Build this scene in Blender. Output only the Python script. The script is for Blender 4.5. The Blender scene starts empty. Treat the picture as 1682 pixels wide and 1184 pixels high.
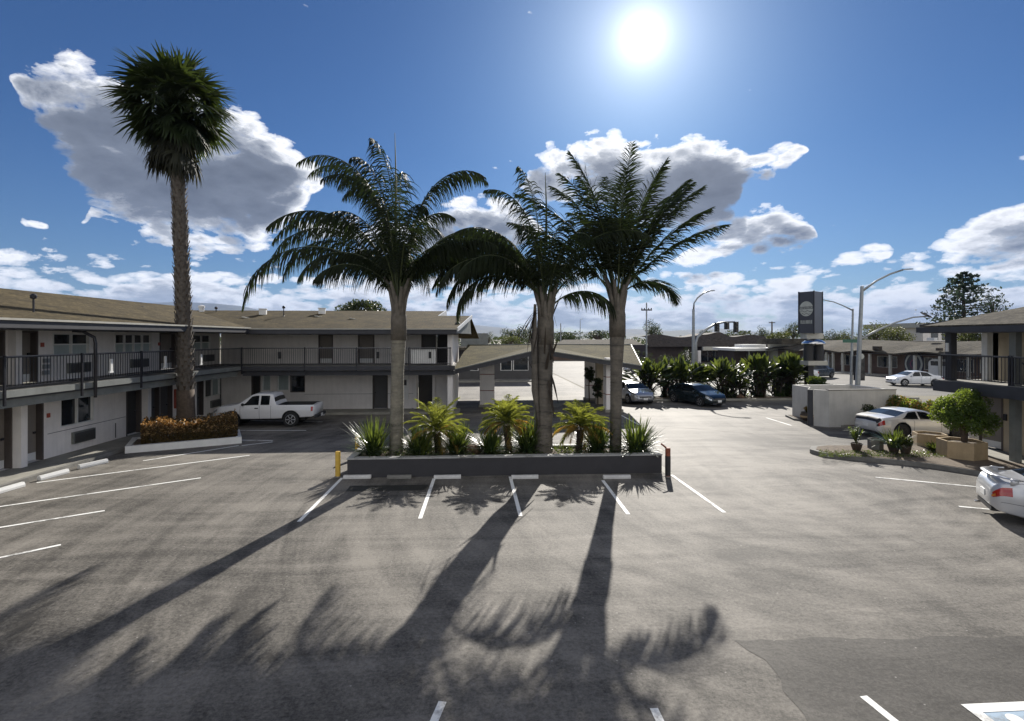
import bpy, bmesh, math, random
from math import sin, cos, tan, pi, radians, sqrt, atan, atan2, exp
from mathutils import Vector, Matrix
R0 = random.Random(7)
scene = bpy.context.scene
COL = scene.collection
# ------------------------------------------------------------------ survey frame
# camera stands at (0, 0, H); the depth direction of the motel court is +Y
H = 4.6; FPX = 860.0; HZ = 555.0; YAW = radians(3.6)
def ray(px, py=HZ):
    cx = (px-841)/FPX; cz = (HZ-py)/FPX
    return Vector((sin(YAW)+cx*cos(YAW), cos(YAW)-cx*sin(YAW), cz))
def G(px, py, z=0.0):            # where a surveyed sight line meets height z
    r = ray(px, py); t = (z-H)/r.z
    return (r.x*t, r.y*t)
def onX(px, X):                  # Y on a wall that runs along X = const
    r = ray(px); return X*r.y/r.x
def onY(px, Y):                  # X on a wall that runs along Y = const
    r = ray(px); return Y*r.x/r.y
def zX(px, py, X):
    r = ray(px, py); return H + r.z*X/r.x
def zY(px, py, Y):
    r = ray(px, py); return H + r.z*Y/r.y
# ------------------------------------------------------------------ mesh builder
class MB:
    def __init__(s): s.v = []; s.f = []; s.mi = []; s.m = 0
    def add(s, vs, fs):
        o = len(s.v); s.v += [tuple(p) for p in vs]
        for f in fs: s.f.append([i+o for i in f]); s.mi.append(s.m)
    def box(s, x0, x1, y0, y1, z0, z1):
        v = [(x0,y0,z0),(x1,y0,z0),(x1,y1,z0),(x0,y1,z0),(x0,y0,z1),(x1,y0,z1),(x1,y1,z1),(x0,y1,z1)]
        s.add(v, [(0,3,2,1),(4,5,6,7),(0,1,5,4),(1,2,6,5),(2,3,7,6),(3,0,4,7)]); return s
    def obox(s, c, sx, sy, sz, rz=0, rx=0, ry=0):      # oriented box, centre c
        M = Matrix.Rotation(rz,3,'Z') @ Matrix.Rotation(ry,3,'Y') @ Matrix.Rotation(rx,3,'X')
        v = []
        for z in (-1,1):
            for x,y in ((-1,-1),(1,-1),(1,1),(-1,1)):
                v.append(Vector(c)+M@Vector((x*sx/2,y*sy/2,z*sz/2)))
        s.add(v, [(0,3,2,1),(4,5,6,7),(0,1,5,4),(1,2,6,5),(2,3,7,6),(3,0,4,7)]); return s
    def prism(s, pts, z0, z1):
        n = len(pts)
        a = sum(pts[i][0]*pts[(i+1)%n][1]-pts[(i+1)%n][0]*pts[i][1] for i in range(n))
        if a < 0: pts = pts[::-1]
        v = [(p[0],p[1],z0) for p in pts]+[(p[0],p[1],z1) for p in pts]
        s.add(v, [list(range(n))[::-1], list(range(n,2*n))]+[(i,(i+1)%n,n+(i+1)%n,n+i) for i in range(n)]); return s
    def slab(s, pts, th):                               # 3-D polygon given thickness downwards
        n = len(pts)
        v = [tuple(p) for p in pts]+[(p[0],p[1],p[2]-th) for p in pts]
        s.add(v, [list(range(n)), list(range(n,2*n))[::-1]]+[(i,n+i,n+(i+1)%n,(i+1)%n) for i in range(n)]); return s
    def tube(s, pts, rad, n=8, cap=True):
        pts = [Vector(p) for p in pts]; k = len(pts)
        if not isinstance(rad, (list,tuple)): rad = [rad]*k
        up = Vector((0,0,1)); v = []; prev = None
        for i,p in enumerate(pts):
            t = (pts[min(i+1,k-1)]-pts[max(i-1,0)]).normalized()
            a = t.cross(up if abs(t.z) < .95 else Vector((1,0,0))).normalized()
            if prev is not None:
                a = (prev - t*prev.dot(t)).normalized()
            prev = a; b = t.cross(a)
            for j in range(n):
                w = 2*pi*j/n; v.append(p+(a*cos(w)+b*sin(w))*rad[i])
        f = [(i*n+j, i*n+(j+1)%n, (i+1)*n+(j+1)%n, (i+1)*n+j) for i in range(k-1) for j in range(n)]
        if cap: f += [list(range(n))[::-1], [(k-1)*n+j for j in range(n)]]
        s.add(v, f); return s
    def lathe(s, prof, c=(0,0,0), n=16, axis='Z', jit=0, rng=None):
        v = []; k = len(prof)
        for r,z in prof:
            for j in range(n):
                w = 2*pi*j/n; rr = r*(1+(rng.uniform(-jit,jit) if rng else 0))
                p = (rr*cos(w), rr*sin(w), z)
                if axis == 'Y': p = (p[0], p[2], p[1])
                v.append((p[0]+c[0], p[1]+c[1], p[2]+c[2]))
        f = [(i*n+j, i*n+(j+1)%n, (i+1)*n+(j+1)%n, (i+1)*n+j) for i in range(k-1) for j in range(n)]
        f += [list(range(n))[::-1], [(k-1)*n+j for j in range(n)]]
        s.add(v, f); return s
    def build(s, name, mats, parent=None, smooth=False, loc=None):
        me = bpy.data.meshes.new(name)
        me.from_pydata(s.v, [], s.f)
        if not isinstance(mats, (list,tuple)): mats = [mats]
        for m in mats: me.materials.append(m)
        if len(mats) > 1: me.polygons.foreach_set('material_index', s.mi)
        if smooth: me.polygons.foreach_set('use_smooth', [True]*len(s.f))
        me.update()
        o = bpy.data.objects.new(name, me); COL.objects.link(o)
        if parent is not None: o.parent = parent
        if loc is not None: o.location = loc
        return o
def tag(o, label=None, cat=None, group=None, kind=None):
    if label: o['label'] = label
    if cat: o['category'] = cat
    if group: o['group'] = group
    if kind: o['kind'] = kind
    return o
def empty(name, loc, label, cat, rz=0, group=None):
    o = bpy.data.objects.new(name, None); COL.objects.link(o)
    o.location = loc; o.rotation_euler = (0,0,rz); o.empty_display_size = .3
    return tag(o, label, cat, group)
def copy_tree(o, parent=None):
    c = o.copy(); COL.objects.link(c)
    if parent is not None: c.parent = parent
    for ch in [x for x in COL.objects if x.parent == o]: copy_tree(ch, c)
    return c
# ------------------------------------------------------------------ materials
def nodes(name):
    m = bpy.data.materials.new(name); m.use_nodes = True
    nt = m.node_tree; return m, nt, nt.nodes['Principled BSDF']
def ramp(nt, fac, stops):
    r = nt.nodes.new('ShaderNodeValToRGB'); e = r.color_ramp.elements
    while len(e) < len(stops): e.new(.5)
    for i,(p,c) in enumerate(stops):
        e[i].position = p; e[i].color = (*c,1) if len(c) == 3 else c
    nt.links.new(fac, r.inputs[0]); return r.outputs[0]
def noise(nt, scale, detail=4, rough=.6, vec=None, dist=0, dim='3D'):
    n = nt.nodes.new('ShaderNodeTexNoise'); n.noise_dimensions = dim
    n.inputs['Scale'].default_value = scale; n.inputs['Detail'].default_value = detail
    n.inputs['Roughness'].default_value = rough; n.inputs['Distortion'].default_value = dist
    if vec is not None: nt.links.new(vec, n.inputs['Vector'])
    return n
def coords(nt, kind='Object', scale=None, rot=None):
    t = nt.nodes.new('ShaderNodeTexCoord'); o = t.outputs[kind]
    if scale or rot:
        mp = nt.nodes.new('ShaderNodeMapping')
        if scale: mp.inputs['Scale'].default_value = scale
        if rot: mp.inputs['Rotation'].default_value = rot
        nt.links.new(o, mp.inputs[0]); o = mp.outputs[0]
    return o
def mix(nt, fac, a, b, mode='MIX'):
    m = nt.nodes.new('ShaderNodeMix'); m.data_type = 'RGBA'; m.blend_type = mode
    for sock, val in ((m.inputs[0],fac),(m.inputs[6],a),(m.inputs[7],b)):
        if hasattr(val, 'links'): nt.links.new(val, sock)
        elif isinstance(val, (int,float)): sock.default_value = val
        else: sock.default_value = (*val,1) if len(val) == 3 else val
    return m.outputs[2]
def mathn(nt, op, a, b=None, c=None, clamp=False):
    m = nt.nodes.new('ShaderNodeMath'); m.operation = op; m.use_clamp = clamp
    for i,val in enumerate((a,b,c)):
        if val is None: continue
        if hasattr(val, 'links'): nt.links.new(val, m.inputs[i])
        else: m.inputs[i].default_value = val
    return m.outputs[0]
def bump(nt, bsdf, h, strength=.3, dist=.01):
    b = nt.nodes.new('ShaderNodeBump'); b.inputs['Strength'].default_value = strength
    b.inputs['Distance'].default_value = dist
    nt.links.new(h, b.inputs['Height']); nt.links.new(b.outputs[0], bsdf.inputs['Normal'])
def mat(name, col, rough=.6, metal=0, var=.15, scale=3, bmp=.0, spec=.5, coat=0, vscale=None, streak=0):
    """paint / plaster / metal with uneven tone and fine grain"""
    m, nt, b = nodes(name)
    vec = coords(nt, 'Object', scale=vscale)
    n = noise(nt, scale, 6, .65, vec)
    lo = tuple(max(0,c*(1-var)) for c in col); hi = tuple(min(1,c*(1+var)) for c in col)
    c = ramp(nt, n.outputs[0], [(.3,lo),(.7,hi)])
    if streak:
        n3 = noise(nt, 1.0, 5, .7, coords(nt, 'Object', scale=(5,5,.45)))
        c = mix(nt, mathn(nt,'MULTIPLY',ramp(nt, n3.outputs[0], [(.45,(0,0,0)),(.7,(1,1,1))]),streak), c, tuple(x*.55 for x in col))
    nt.links.new(c, b.inputs['Base Color'])
    b.inputs['Roughness'].default_value = rough; b.inputs['Metallic'].default_value = metal
    b.inputs['Specular IOR Level'].default_value = spec
    if coat: b.inputs['Coat Weight'].default_value = coat; b.inputs['Coat Roughness'].default_value = .05
    if bmp:
        n2 = noise(nt, 60, 3, .6, coords(nt)); bump(nt, b, n2.outputs[0], bmp, .01)
    return m
def leaf(name, col, tcol, var=.35, rough=.45, trans=.45, scale=2.5, spec=.4):
    """foliage: reflects one green, lets another through when backlit"""
    m, nt, b = nodes(name)
    n = noise(nt, scale, 3, .6, coords(nt))
    lo = tuple(c*(1-var) for c in col); hi = tuple(min(1,c*(1+var)) for c in col)
    nt.links.new(ramp(nt, n.outputs[0], [(.3,lo),(.7,hi)]), b.inputs['Base Color'])
    b.inputs['Roughness'].default_value = rough; b.inputs['Specular IOR Level'].default_value = spec
    t = nt.nodes.new('ShaderNodeBsdfTranslucent')
    lo = tuple(c*(1-var) for c in tcol); hi = tuple(min(1,c*(1+var)) for c in tcol)
    nt.links.new(ramp(nt, n.outputs[0], [(.3,lo),(.7,hi)]), t.inputs[0])
    mx = nt.nodes.new('ShaderNodeMixShader'); mx.inputs[0].default_value = trans
    nt.links.new(b.outputs[0], mx.inputs[1]); nt.links.new(t.outputs[0], mx.inputs[2])
    nt.links.new(mx.outputs[0], nt.nodes['Material Output'].inputs[0])
    return m
def asphalt(name, lo, hi, rough=.72, sweep=.5, spec=.2):
    m, nt, b = nodes(name)
    P = coords(nt)
    big = noise(nt, .16, 4, .55, P, .6)
    sw = noise(nt, 1.0, 6, .62, coords(nt, 'Object', scale=(.14,.85,1), rot=(0,0,.12)), 1.3)
    sw2 = noise(nt, 1.0, 5, .6, coords(nt, 'Object', scale=(.5,.10,1), rot=(0,0,-.55)), 1.6)
    off = nt.nodes.new('ShaderNodeVectorMath'); off.operation = 'SUBTRACT'; off.inputs[1].default_value = (9.5,15.5,0); nt.links.new(P, off.inputs[0])
    sp = nt.nodes.new('ShaderNodeSeparateXYZ'); nt.links.new(off.outputs[0], sp.inputs[0])
    rad = mathn(nt,'SQRT', mathn(nt,'ADD', mathn(nt,'MULTIPLY',sp.outputs[0],sp.outputs[0]), mathn(nt,'MULTIPLY',sp.outputs[1],sp.outputs[1])))
    pc = nt.nodes.new('ShaderNodeCombineXYZ'); nt.links.new(mathn(nt,'MULTIPLY',rad,1.7), pc.inputs[0]); nt.links.new(mathn(nt,'MULTIPLY',mathn(nt,'ARCTAN2',sp.outputs[0],mathn(nt,'ABSOLUTE',sp.outputs[1])),1.6), pc.inputs[1])
    swr = noise(nt, 1.0, 7, .66, pc.outputs[0], .5)
    med = noise(nt, 2.4, 6, .7, P)
    fine = noise(nt, 16, 6, .85, P)
    f = mathn(nt, 'MULTIPLY_ADD', sw.outputs[0], .9*sweep, mathn(nt, 'MULTIPLY', big.outputs[0], .9))
    f = mathn(nt, 'MULTIPLY_ADD', sw2.outputs[0], .7*sweep, f)
    f = mathn(nt, 'MULTIPLY_ADD', mathn(nt,'SUBTRACT',swr.outputs[0],.5), .8*sweep, f)
    f = mathn(nt, 'MULTIPLY_ADD', med.outputs[0], .25, f)
    f = mathn(nt, 'MULTIPLY_ADD', fine.outputs[0], 1.5, f)
    mid = .45+.45*sweep+.35*sweep+.125+.75
    f = mathn(nt, 'ADD', f, .5-mid)
    c = ramp(nt, f, [(.22,lo),(.78,hi)])
    # thin curved tyre sweeps and hairline cracks
    w = noise(nt, .35, 3, .5, P, 2.5)
    line = ramp(nt, w.outputs[0], [(.488,(0,0,0)),(.5,(1,1,1)),(.512,(0,0,0))])
    c = mix(nt, mathn(nt,'MULTIPLY',line,.05*sweep), c, tuple(min(1,x*1.5) for x in hi))
    vo = nt.nodes.new('ShaderNodeTexVoronoi'); vo.feature = 'DISTANCE_TO_EDGE'; vo.inputs['Scale'].default_value = .33
    dv = nt.nodes.new('ShaderNodeVectorMath'); dv.operation = 'ADD'
    nn = noise(nt, 1.3, 5, .7, P); sc = nt.nodes.new('ShaderNodeVectorMath'); sc.operation = 'SCALE'; sc.inputs[3].default_value = 1.6
    nt.links.new(nn.outputs['Color'], sc.inputs[0]); nt.links.new(P, dv.inputs[0]); nt.links.new(sc.outputs[0], dv.inputs[1])
    nt.links.new(dv.outputs[0], vo.inputs['Vector'])
    crack = ramp(nt, vo.outputs[0], [(.0,(1,1,1)),(.008,(0,0,0))])
    msk = ramp(nt, noise(nt, .25, 2, .5, P).outputs[0], [(.52,(0,0,0)),(.62,(1,1,1))])
    c = mix(nt, mathn(nt,'MULTIPLY',mathn(nt,'MULTIPLY',crack,msk),.45), c, tuple(x*.4 for x in lo))
    # pale grit scattered over the surface
    gr = nt.nodes.new('ShaderNodeTexVoronoi'); gr.inputs['Scale'].default_value = 3.2; nt.links.new(P, gr.inputs['Vector'])
    c = mix(nt, mathn(nt,'MULTIPLY',ramp(nt, gr.outputs[0], [(.0,(1,1,1)),(.035,(1,1,1)),(.05,(0,0,0))]),.55), c, (.45,.43,.40))
    # drip stains
    st = noise(nt, .9, 3, .5, P)
    c = mix(nt, mathn(nt,'MULTIPLY',ramp(nt, st.outputs[0], [(.66,(0,0,0)),(.74,(1,1,1))]),.45), c, tuple(x*.55 for x in lo))
    nt.links.new(c, b.inputs['Base Color'])
    b.inputs['Roughness'].default_value = rough; b.inputs['Specular IOR Level'].default_value = spec
    hgt = mathn(nt, 'MULTIPLY_ADD', sw.outputs[0], 1.2, mathn(nt,'MULTIPLY',fine.outputs[0],.6))
    bump(nt, b, hgt, .6, .02)
    return m
def shingle(name, col):
    m, nt, b = nodes(name)
    P = coords(nt)
    br = nt.nodes.new('ShaderNodeTexBrick'); nt.links.new(coords(nt, 'UV'), br.inputs[0])
    br.inputs['Scale'].default_value = 1; br.inputs['Brick Width'].default_value = .32; br.inputs['Row Height'].default_value = .15
    br.inputs['Mortar Size'].default_value = .008; br.inputs['Bias'].default_value = 0
    br.inputs['Color1'].default_value = (*[c*.78 for c in col],1); br.inputs['Color2'].default_value = (*[c*1.2 for c in col],1)
    br.inputs['Mortar'].default_value = (*[c*.35 for c in col],1)
    n = noise(nt, .7, 6, .7, P); fine = noise(nt, 9, 4, .75, P)
    c = mix(nt, .75, br.outputs[0], ramp(nt, n.outputs[0], [(.32,(.50,.50,.50)),(.68,(1.45,1.42,1.3))]), 'MULTIPLY')
    c = mix(nt, .8, c, ramp(nt, fine.outputs[0], [(.35,(.5,.5,.5)),(.65,(1.5,1.5,1.5))]), 'MULTIPLY')
    nt.links.new(c, b.inputs['Base Color']); b.inputs['Roughness'].default_value = .95; b.inputs['Specular IOR Level'].default_value = .12
    bump(nt, b, br.outputs[1], -.5, .02)
    return m
def glass(name, col=(.02,.025,.03), rough=.04):
    m, nt, b = nodes(name)
    n = noise(nt, 1.2, 3, .5, coords(nt))
    nt.links.new(ramp(nt, n.outputs[0], [(.35,tuple(c*.6 for c in col)),(.65,tuple(min(1,c*1.5) for c in col))]), b.inputs['Base Color'])
    b.inputs['Roughness'].default_value = rough; b.inputs['Specular IOR Level'].default_value = .8
    return m
def paintm(name, col):        # worn road paint
    m, nt, b = nodes(name)
    n = noise(nt, 5, 8, .75, coords(nt)); n2 = noise(nt, .8, 3, .6, coords(nt))
    s = mathn(nt, 'MULTIPLY_ADD', n2.outputs[0], .6, mathn(nt,'MULTIPLY',n.outputs[0],.5))
    nt.links.new(ramp(nt, s, [(.40,(.13,.125,.115)),(.52,col),(1,tuple(min(1,c*1.1) for c in col))]), b.inputs['Base Color'])
    b.inputs['Roughness'].default_value = .7
    return m
M = {}
M['asphalt'] = asphalt('asphalt_paving', (.056,.052,.046), (.225,.208,.182), sweep=1.0)
M['asphalt_dark'] = asphalt('asphalt_resealed', (.045,.042,.038), (.125,.117,.105), sweep=.8)
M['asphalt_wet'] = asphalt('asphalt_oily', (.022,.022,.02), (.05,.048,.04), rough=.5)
M['road'] = asphalt('road_surface', (.10,.096,.088), (.19,.18,.16), rough=.75)
M['concrete'] = mat('concrete', (.26,.25,.215), .8, var=.22, scale=1.5, bmp=.3)
M['concrete_dark'] = mat('weathered_concrete', (.17,.165,.15), .85, var=.3, scale=2, bmp=.3)
M['dirt'] = mat('dry_soil', (.13,.10,.07), .95, var=.4, scale=6, bmp=.6)
M['earth'] = mat('open_ground', (.16,.145,.10), .95, var=.35, scale=.05)
M['grass'] = mat('dry_grass', (.13,.14,.045), .9, var=.35, scale=1.2, bmp=.5)
M['white_line'] = paintm('worn_white_paint', (.78,.78,.75))
M['blue_line'] = paintm('faded_blue_paint', (.30,.40,.50))
M['stucco'] = mat('warm_white_stucco', (.80,.765,.735), .85, var=.07, scale=1.4, bmp=.35, streak=.22)
M['stucco_grey'] = mat('grey_white_stucco', (.50,.49,.46), .85, var=.12, scale=1.4, bmp=.35, streak=.25)
M['stucco_tan'] = mat('tan_stucco', (.42,.36,.27), .85, var=.10, scale=1.4, bmp=.35, streak=.2)
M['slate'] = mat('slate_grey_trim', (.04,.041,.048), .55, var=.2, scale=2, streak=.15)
M['slate_light'] = mat('sage_grey_beam', (.17,.18,.17), .6, var=.2, scale=2, streak=.2)
M['edge_metal'] = mat('pale_drip_edge', (.42,.41,.36), .5, var=.15, scale=3)
M['roof'] = shingle('asphalt_shingle', (.078,.062,.034))
M['roof_grey'] = shingle('grey_shingle', (.085,.077,.064))
M['roof_canopy'] = shingle('canopy_shingle', (.082,.071,.034))
M['door_taupe'] = mat('taupe_door', (.21,.185,.16), .6, var=.1, scale=2, streak=.1)
M['door_grey'] = mat('dark_grey_door', (.075,.072,.072), .6, var=.12, scale=2)
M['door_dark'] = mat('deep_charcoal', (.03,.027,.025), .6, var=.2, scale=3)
M['frame_dark'] = mat('brown_door_frame', (.085,.07,.062), .6, var=.15, scale=3)
M['white'] = mat('white_metal', (.72,.72,.70), .4, var=.08, scale=3)
M['curtain'] = mat('pale_blind', (.36,.42,.42), .8, var=.12, scale=2, vscale=(4,4,.4))
M['black_metal'] = mat('black_railing_metal', (.03,.03,.036), .35, metal=.3, var=.2, scale=5)
M['rail_top'] = mat('grey_rail_cap', (.16,.16,.165), .4, metal=.3, var=.2, scale=5)
M['glass'] = glass('window_glass'); M['car_glass'] = glass('car_glass', (.008,.010,.012), .03)
M['car_glass'].node_tree.nodes['Principled BSDF'].inputs['Specular IOR Level'].default_value = .3
M['grille'] = mat('vent_grille', (.05,.047,.045), .6, var=.3, scale=20)
M['galv'] = mat('galvanised_steel', (.30,.32,.33), .4, metal=.6, var=.15, scale=4)
M['red'] = mat('red_plaque', (.35,.07,.04), .5)
M['yellow'] = mat('worn_yellow_paint', (.62,.40,.06), .55, var=.2, scale=6, streak=.3)
M['rust'] = mat('rusty_red_paint', (.22,.06,.03), .7, var=.4, scale=9)
M['tan'] = mat('tan_planter_concrete', (.40,.30,.175), .85, var=.18, scale=2.5, bmp=.4, streak=.25)
M['planter'] = mat('charcoal_planter_paint', (.032,.031,.035), .6, var=.15, scale=2, bmp=.2, streak=.1)
M['worncap'] = paintm('worn_cap_paint', (.34,.34,.33))
M['pot'] = mat('dark_clay_pot', (.05,.035,.025), .5, var=.3, scale=8)
M['rock'] = mat('brown_boulder', (.13,.075,.045), .9, var=.4, scale=6, bmp=.6)
M['tyre'] = mat('tyre_rubber', (.018,.018,.018), .8, var=.2, scale=9)
M['rim'] = mat('alloy_rim', (.55,.55,.56), .3, metal=.9, var=.1, scale=5)
M['rim_dark'] = mat('dark_rim', (.05,.05,.05), .35, metal=.8, var=.1, scale=5)
M['chrome'] = mat('chrome', (.7,.7,.7), .1, metal=1, var=.05)
M['black_plastic'] = mat('black_plastic', (.02,.02,.021), .6, var=.2, scale=6)
M['lamp_red'] = mat('red_tail_lens', (.38,.02,.012), .12, var=.2, scale=6, coat=1)
M['lamp_clear'] = mat('clear_head_lens', (.6,.62,.62), .08, metal=.4, var=.2, scale=14, coat=1)
M['amber'] = mat('amber_lens', (.6,.2,.03), .15, coat=1)
M['brick'] = mat('brown_brick_front', (.115,.075,.055), .85, var=.25, scale=1.2)
M['brick_red'] = mat('dark_red_brick', (.05,.036,.032), .85, var=.25, scale=1.2)
M['mansard'] = mat('brown_shake_roof', (.05,.04,.032), .9, var=.5, scale=2.5, bmp=.6)
M['navy'] = mat('navy_sign_face', (.018,.02,.045), .4, var=.2, scale=4)
M['sign'] = mat('charcoal_sign_face', (.045,.047,.058), .3, var=.15, scale=2)
M['sign_light'] = mat('pale_sign_print', (.42,.44,.40), .4, var=.15, scale=3)
M['purple'] = mat('magenta_sign_ink', (.15,.03,.08), .5)
# foliage and bark
M['queen'] = leaf('queen_palm_leaflet', (.015,.022,.009), (.045,.07,.015), trans=.2, rough=.6, spec=.2)
M['queen_rib'] = mat('green_midrib', (.05,.065,.02), .5, var=.2, scale=6)
M['fan'] = leaf('fan_palm_leaf', (.024,.038,.014), (.07,.10,.018), trans=.25, rough=.5)
M['fan_dead'] = leaf('dry_fan_leaf', (.03,.032,.018), (.05,.05,.02), trans=.2, rough=.7)
M['date'] = leaf('date_palm_leaflet', (.055,.078,.018), (.30,.32,.045), var=.5, trans=.55, rough=.4, scale=4)
M['date_gold'] = leaf('golden_date_leaflet', (.22,.15,.035), (.5,.30,.05), var=.4, trans=.5, rough=.5, scale=4)
M['strap'] = leaf('strap_leaf', (.035,.06,.022), (.17,.22,.03), var=.4, trans=.35, rough=.32, scale=5)
M['bop'] = leaf('paddle_leaf', (.022,.036,.014), (.15,.19,.03), var=.55, trans=.32, rough=.35, scale=1.3)
M['hedge'] = leaf('bronze_hedge_leaf', (.07,.055,.02), (.30,.14,.035), var=.6, trans=.42, rough=.35, scale=9)
M['hedge_tip'] = leaf('cream_hedge_tip', (.50,.34,.17), (.8,.48,.2), var=.3, trans=.5, rough=.5, scale=9)
M['shrub'] = leaf('bright_shrub_leaf', (.06,.10,.02), (.26,.34,.04), var=.4, trans=.45, rough=.45, scale=2)
M['shrub_gold'] = leaf('golden_shrub_leaf', (.25,.17,.05), (.45,.30,.06), var=.4, trans=.4, rough=.5, scale=2)
M['tree'] = leaf('broadleaf_foliage', (.03,.045,.015), (.09,.12,.02), var=.5, trans=.2, rough=.5, scale=.5)
M['tree_olive'] = leaf('olive_foliage', (.055,.07,.018), (.16,.18,.03), var=.45, trans=.28, rough=.5, scale=.5)
M['conifer'] = leaf('conifer_foliage', (.025,.045,.03), (.05,.08,.03), var=.3, trans=.2, rough=.6, scale=.5)
M['bark'] = mat('brown_bark', (.09,.065,.045), .9, var=.35, scale=8, bmp=.6)
M['bark_dark'] = mat('dark_fibrous_bark', (.035,.026,.018), .95, var=.4, scale=14, bmp=.8)
M['boots'] = mat('leaf_base_stubs', (.115,.10,.085), .9, var=.45, scale=7, bmp=.6)
M['husk'] = mat('peeling_husk', (.115,.10,.08), .8, var=.35, scale=6, bmp=.4)
def ringed(name, col):
    m, nt, b = nodes(name)
    P = coords(nt, 'Object', scale=(1.4,1.4,9)); n = noise(nt, 1, 5, .7, P, .4)
    n2 = noise(nt, 7, 5, .7, coords(nt)); n3 = noise(nt, 1.0, 4, .7, coords(nt,'Object',scale=(.7,.7,1.8)))
    c = ramp(nt, n.outputs[0], [(.30,tuple(x*.35 for x in col)),(.42,col),(.7,tuple(x*1.25 for x in col))])
    c = mix(nt, .7, c, ramp(nt, n2.outputs[0], [(.3,(.6,.6,.6)),(.7,(1.25,1.25,1.2))]), 'MULTIPLY')
    c = mix(nt, .6, c, ramp(nt, n3.outputs[0], [(.35,(.6,.62,.6)),(.65,(1.2,1.18,1.1))]), 'MULTIPLY')
    nt.links.new(c, b.inputs['Base Color']); b.inputs['Roughness'].default_value = .85
    bump(nt, b, n.outputs[0], .6, .03)
    return m
M['trunk'] = ringed('ringed_palm_trunk', (.19,.175,.145))
M['trunk_dark'] = ringed('ringed_dark_trunk', (.125,.11,.095))
# ------------------------------------------------------------------ camera, sun, sky
cam = bpy.data.cameras.new('camera'); co = bpy.data.objects.new('camera', cam); COL.objects.link(co)
co.location = (0,0,H); co.rotation_euler = (radians(90), 0, -YAW)
cam.sensor_width = 36; cam.lens = 36*FPX/1682; cam.shift_y = -(592-HZ)/1682
cam.clip_start = .1; cam.clip_end = 30000
scene.camera = co
scene.view_settings.view_transform = 'Standard'; scene.view_settings.look = 'None'
scene.view_settings.exposure = EXPOSURE = 0.85; scene.view_settings.gamma = 1
SD = ray(1055, 60).normalized(); SEL = math.asin(SD.z); SAZ = atan2(SD.x, SD.y)
sl = bpy.data.lights.new('sun', 'SUN'); sl.energy = 4.6; sl.angle = radians(.5); sl.color = (1,.945,.86)
so = bpy.data.objects.new('sun', sl); COL.objects.link(so)
so.rotation_euler = SD.to_track_quat('Z','Y').to_euler(); so.location = (20,60,50)

w = bpy.data.worlds.new('World'); scene.world = w; w.use_nodes = True
nt = w.node_tree; nt.nodes.clear()
out = nt.nodes.new('ShaderNodeOutputWorld'); bg = nt.nodes.new('ShaderNodeBackground'); nt.links.new(bg.outputs[0], out.inputs[0])
sky = nt.nodes.new('ShaderNodeTexSky'); sky.sky_type = 'NISHITA'; sky.sun_disc = False
sky.sun_elevation = SEL; sky.sun_rotation = SAZ; sky.air_density = 1.0; sky.dust_density = .5; sky.ozone_density = 2.2; sky.altitude = 50
SKY = .055
bg.inputs[1].default_value = SKY
tc = nt.nodes.new('ShaderNodeTexCoord'); D = tc.outputs['Generated']
sep = nt.nodes.new('ShaderNodeSeparateXYZ'); nt.links.new(D, sep.inputs[0])
az = mathn(nt,'ARCTAN2', sep.outputs[0], sep.outputs[1]); el = mathn(nt,'ARCSINE', sep.outputs[2])
# cloud density as a function of (azimuth, elevation)
def p2a(px, py):
    cx = (px-841)/FPX; cz = (HZ-py)/FPX
    return atan(cx)+YAW, atan(cz/sqrt(1+cx*cx))
# heaps of cumulus: along the azimuth, where each layer's middle lies and how tall it is (photo px)
LAY = [
 [(15,125,0),(40,142,46),(110,182,76),(190,240,116),(270,275,124),(350,290,122),(420,308,104),(475,302,66),(520,292,24),(545,290,0),
  (850,305,0),(868,303,26),(900,290,46),(940,282,46),(1000,282,54),(1070,300,62),(1150,306,74),(1205,300,60),(1225,280,26),(1260,272,30),(1300,254,22),(1335,245,0),
  (1490,428,0),(1540,412,22),(1600,390,40),(1682,375,58),(1760,370,50)],
 [(110,395,0),(150,352,12),(210,360,12),(230,375,0),(470,360,0),(520,380,20),(600,392,30),(690,390,30),(760,370,44),(850,365,40),(900,380,0),
  (1095,432,0),(1140,418,16),(1180,402,24),(1215,385,40),(1270,372,46),(1320,385,28),(1343,386,8),(1346,388,0),
  (1352,432,0),(1368,431,13),(1420,425,22),(1462,412,14),(1474,410,0),(1600,440,22),(1682,440,24)],
 [(20,355,0),(40,362,9),(75,372,7),(95,376,0),(100,440,0),(118,436,12),(170,438,13),(205,440,0),(260,450,8),(330,452,16),(440,462,18),(560,465,14),(640,470,8),
  (1050,490,0),(1110,485,10),(1160,478,14),(1200,468,26),(1240,470,14),(1300,490,8),(1370,496,14),(1440,482,20),(1520,488,18),(1600,480,0),],
]
LAY[1] = sorted(LAY[1])
AZ0, AZ1, EMAX = -.85, .98, .60
def newgrp(nm):
    g = bpy.data.node_groups.new(nm, 'ShaderNodeTree')
    for k in 'AE': g.interface.new_socket(k, in_out='INPUT', socket_type='NodeSocketFloat')
    g.interface.new_socket('Density', in_out='OUTPUT', socket_type='NodeSocketFloat')
    return g
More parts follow.
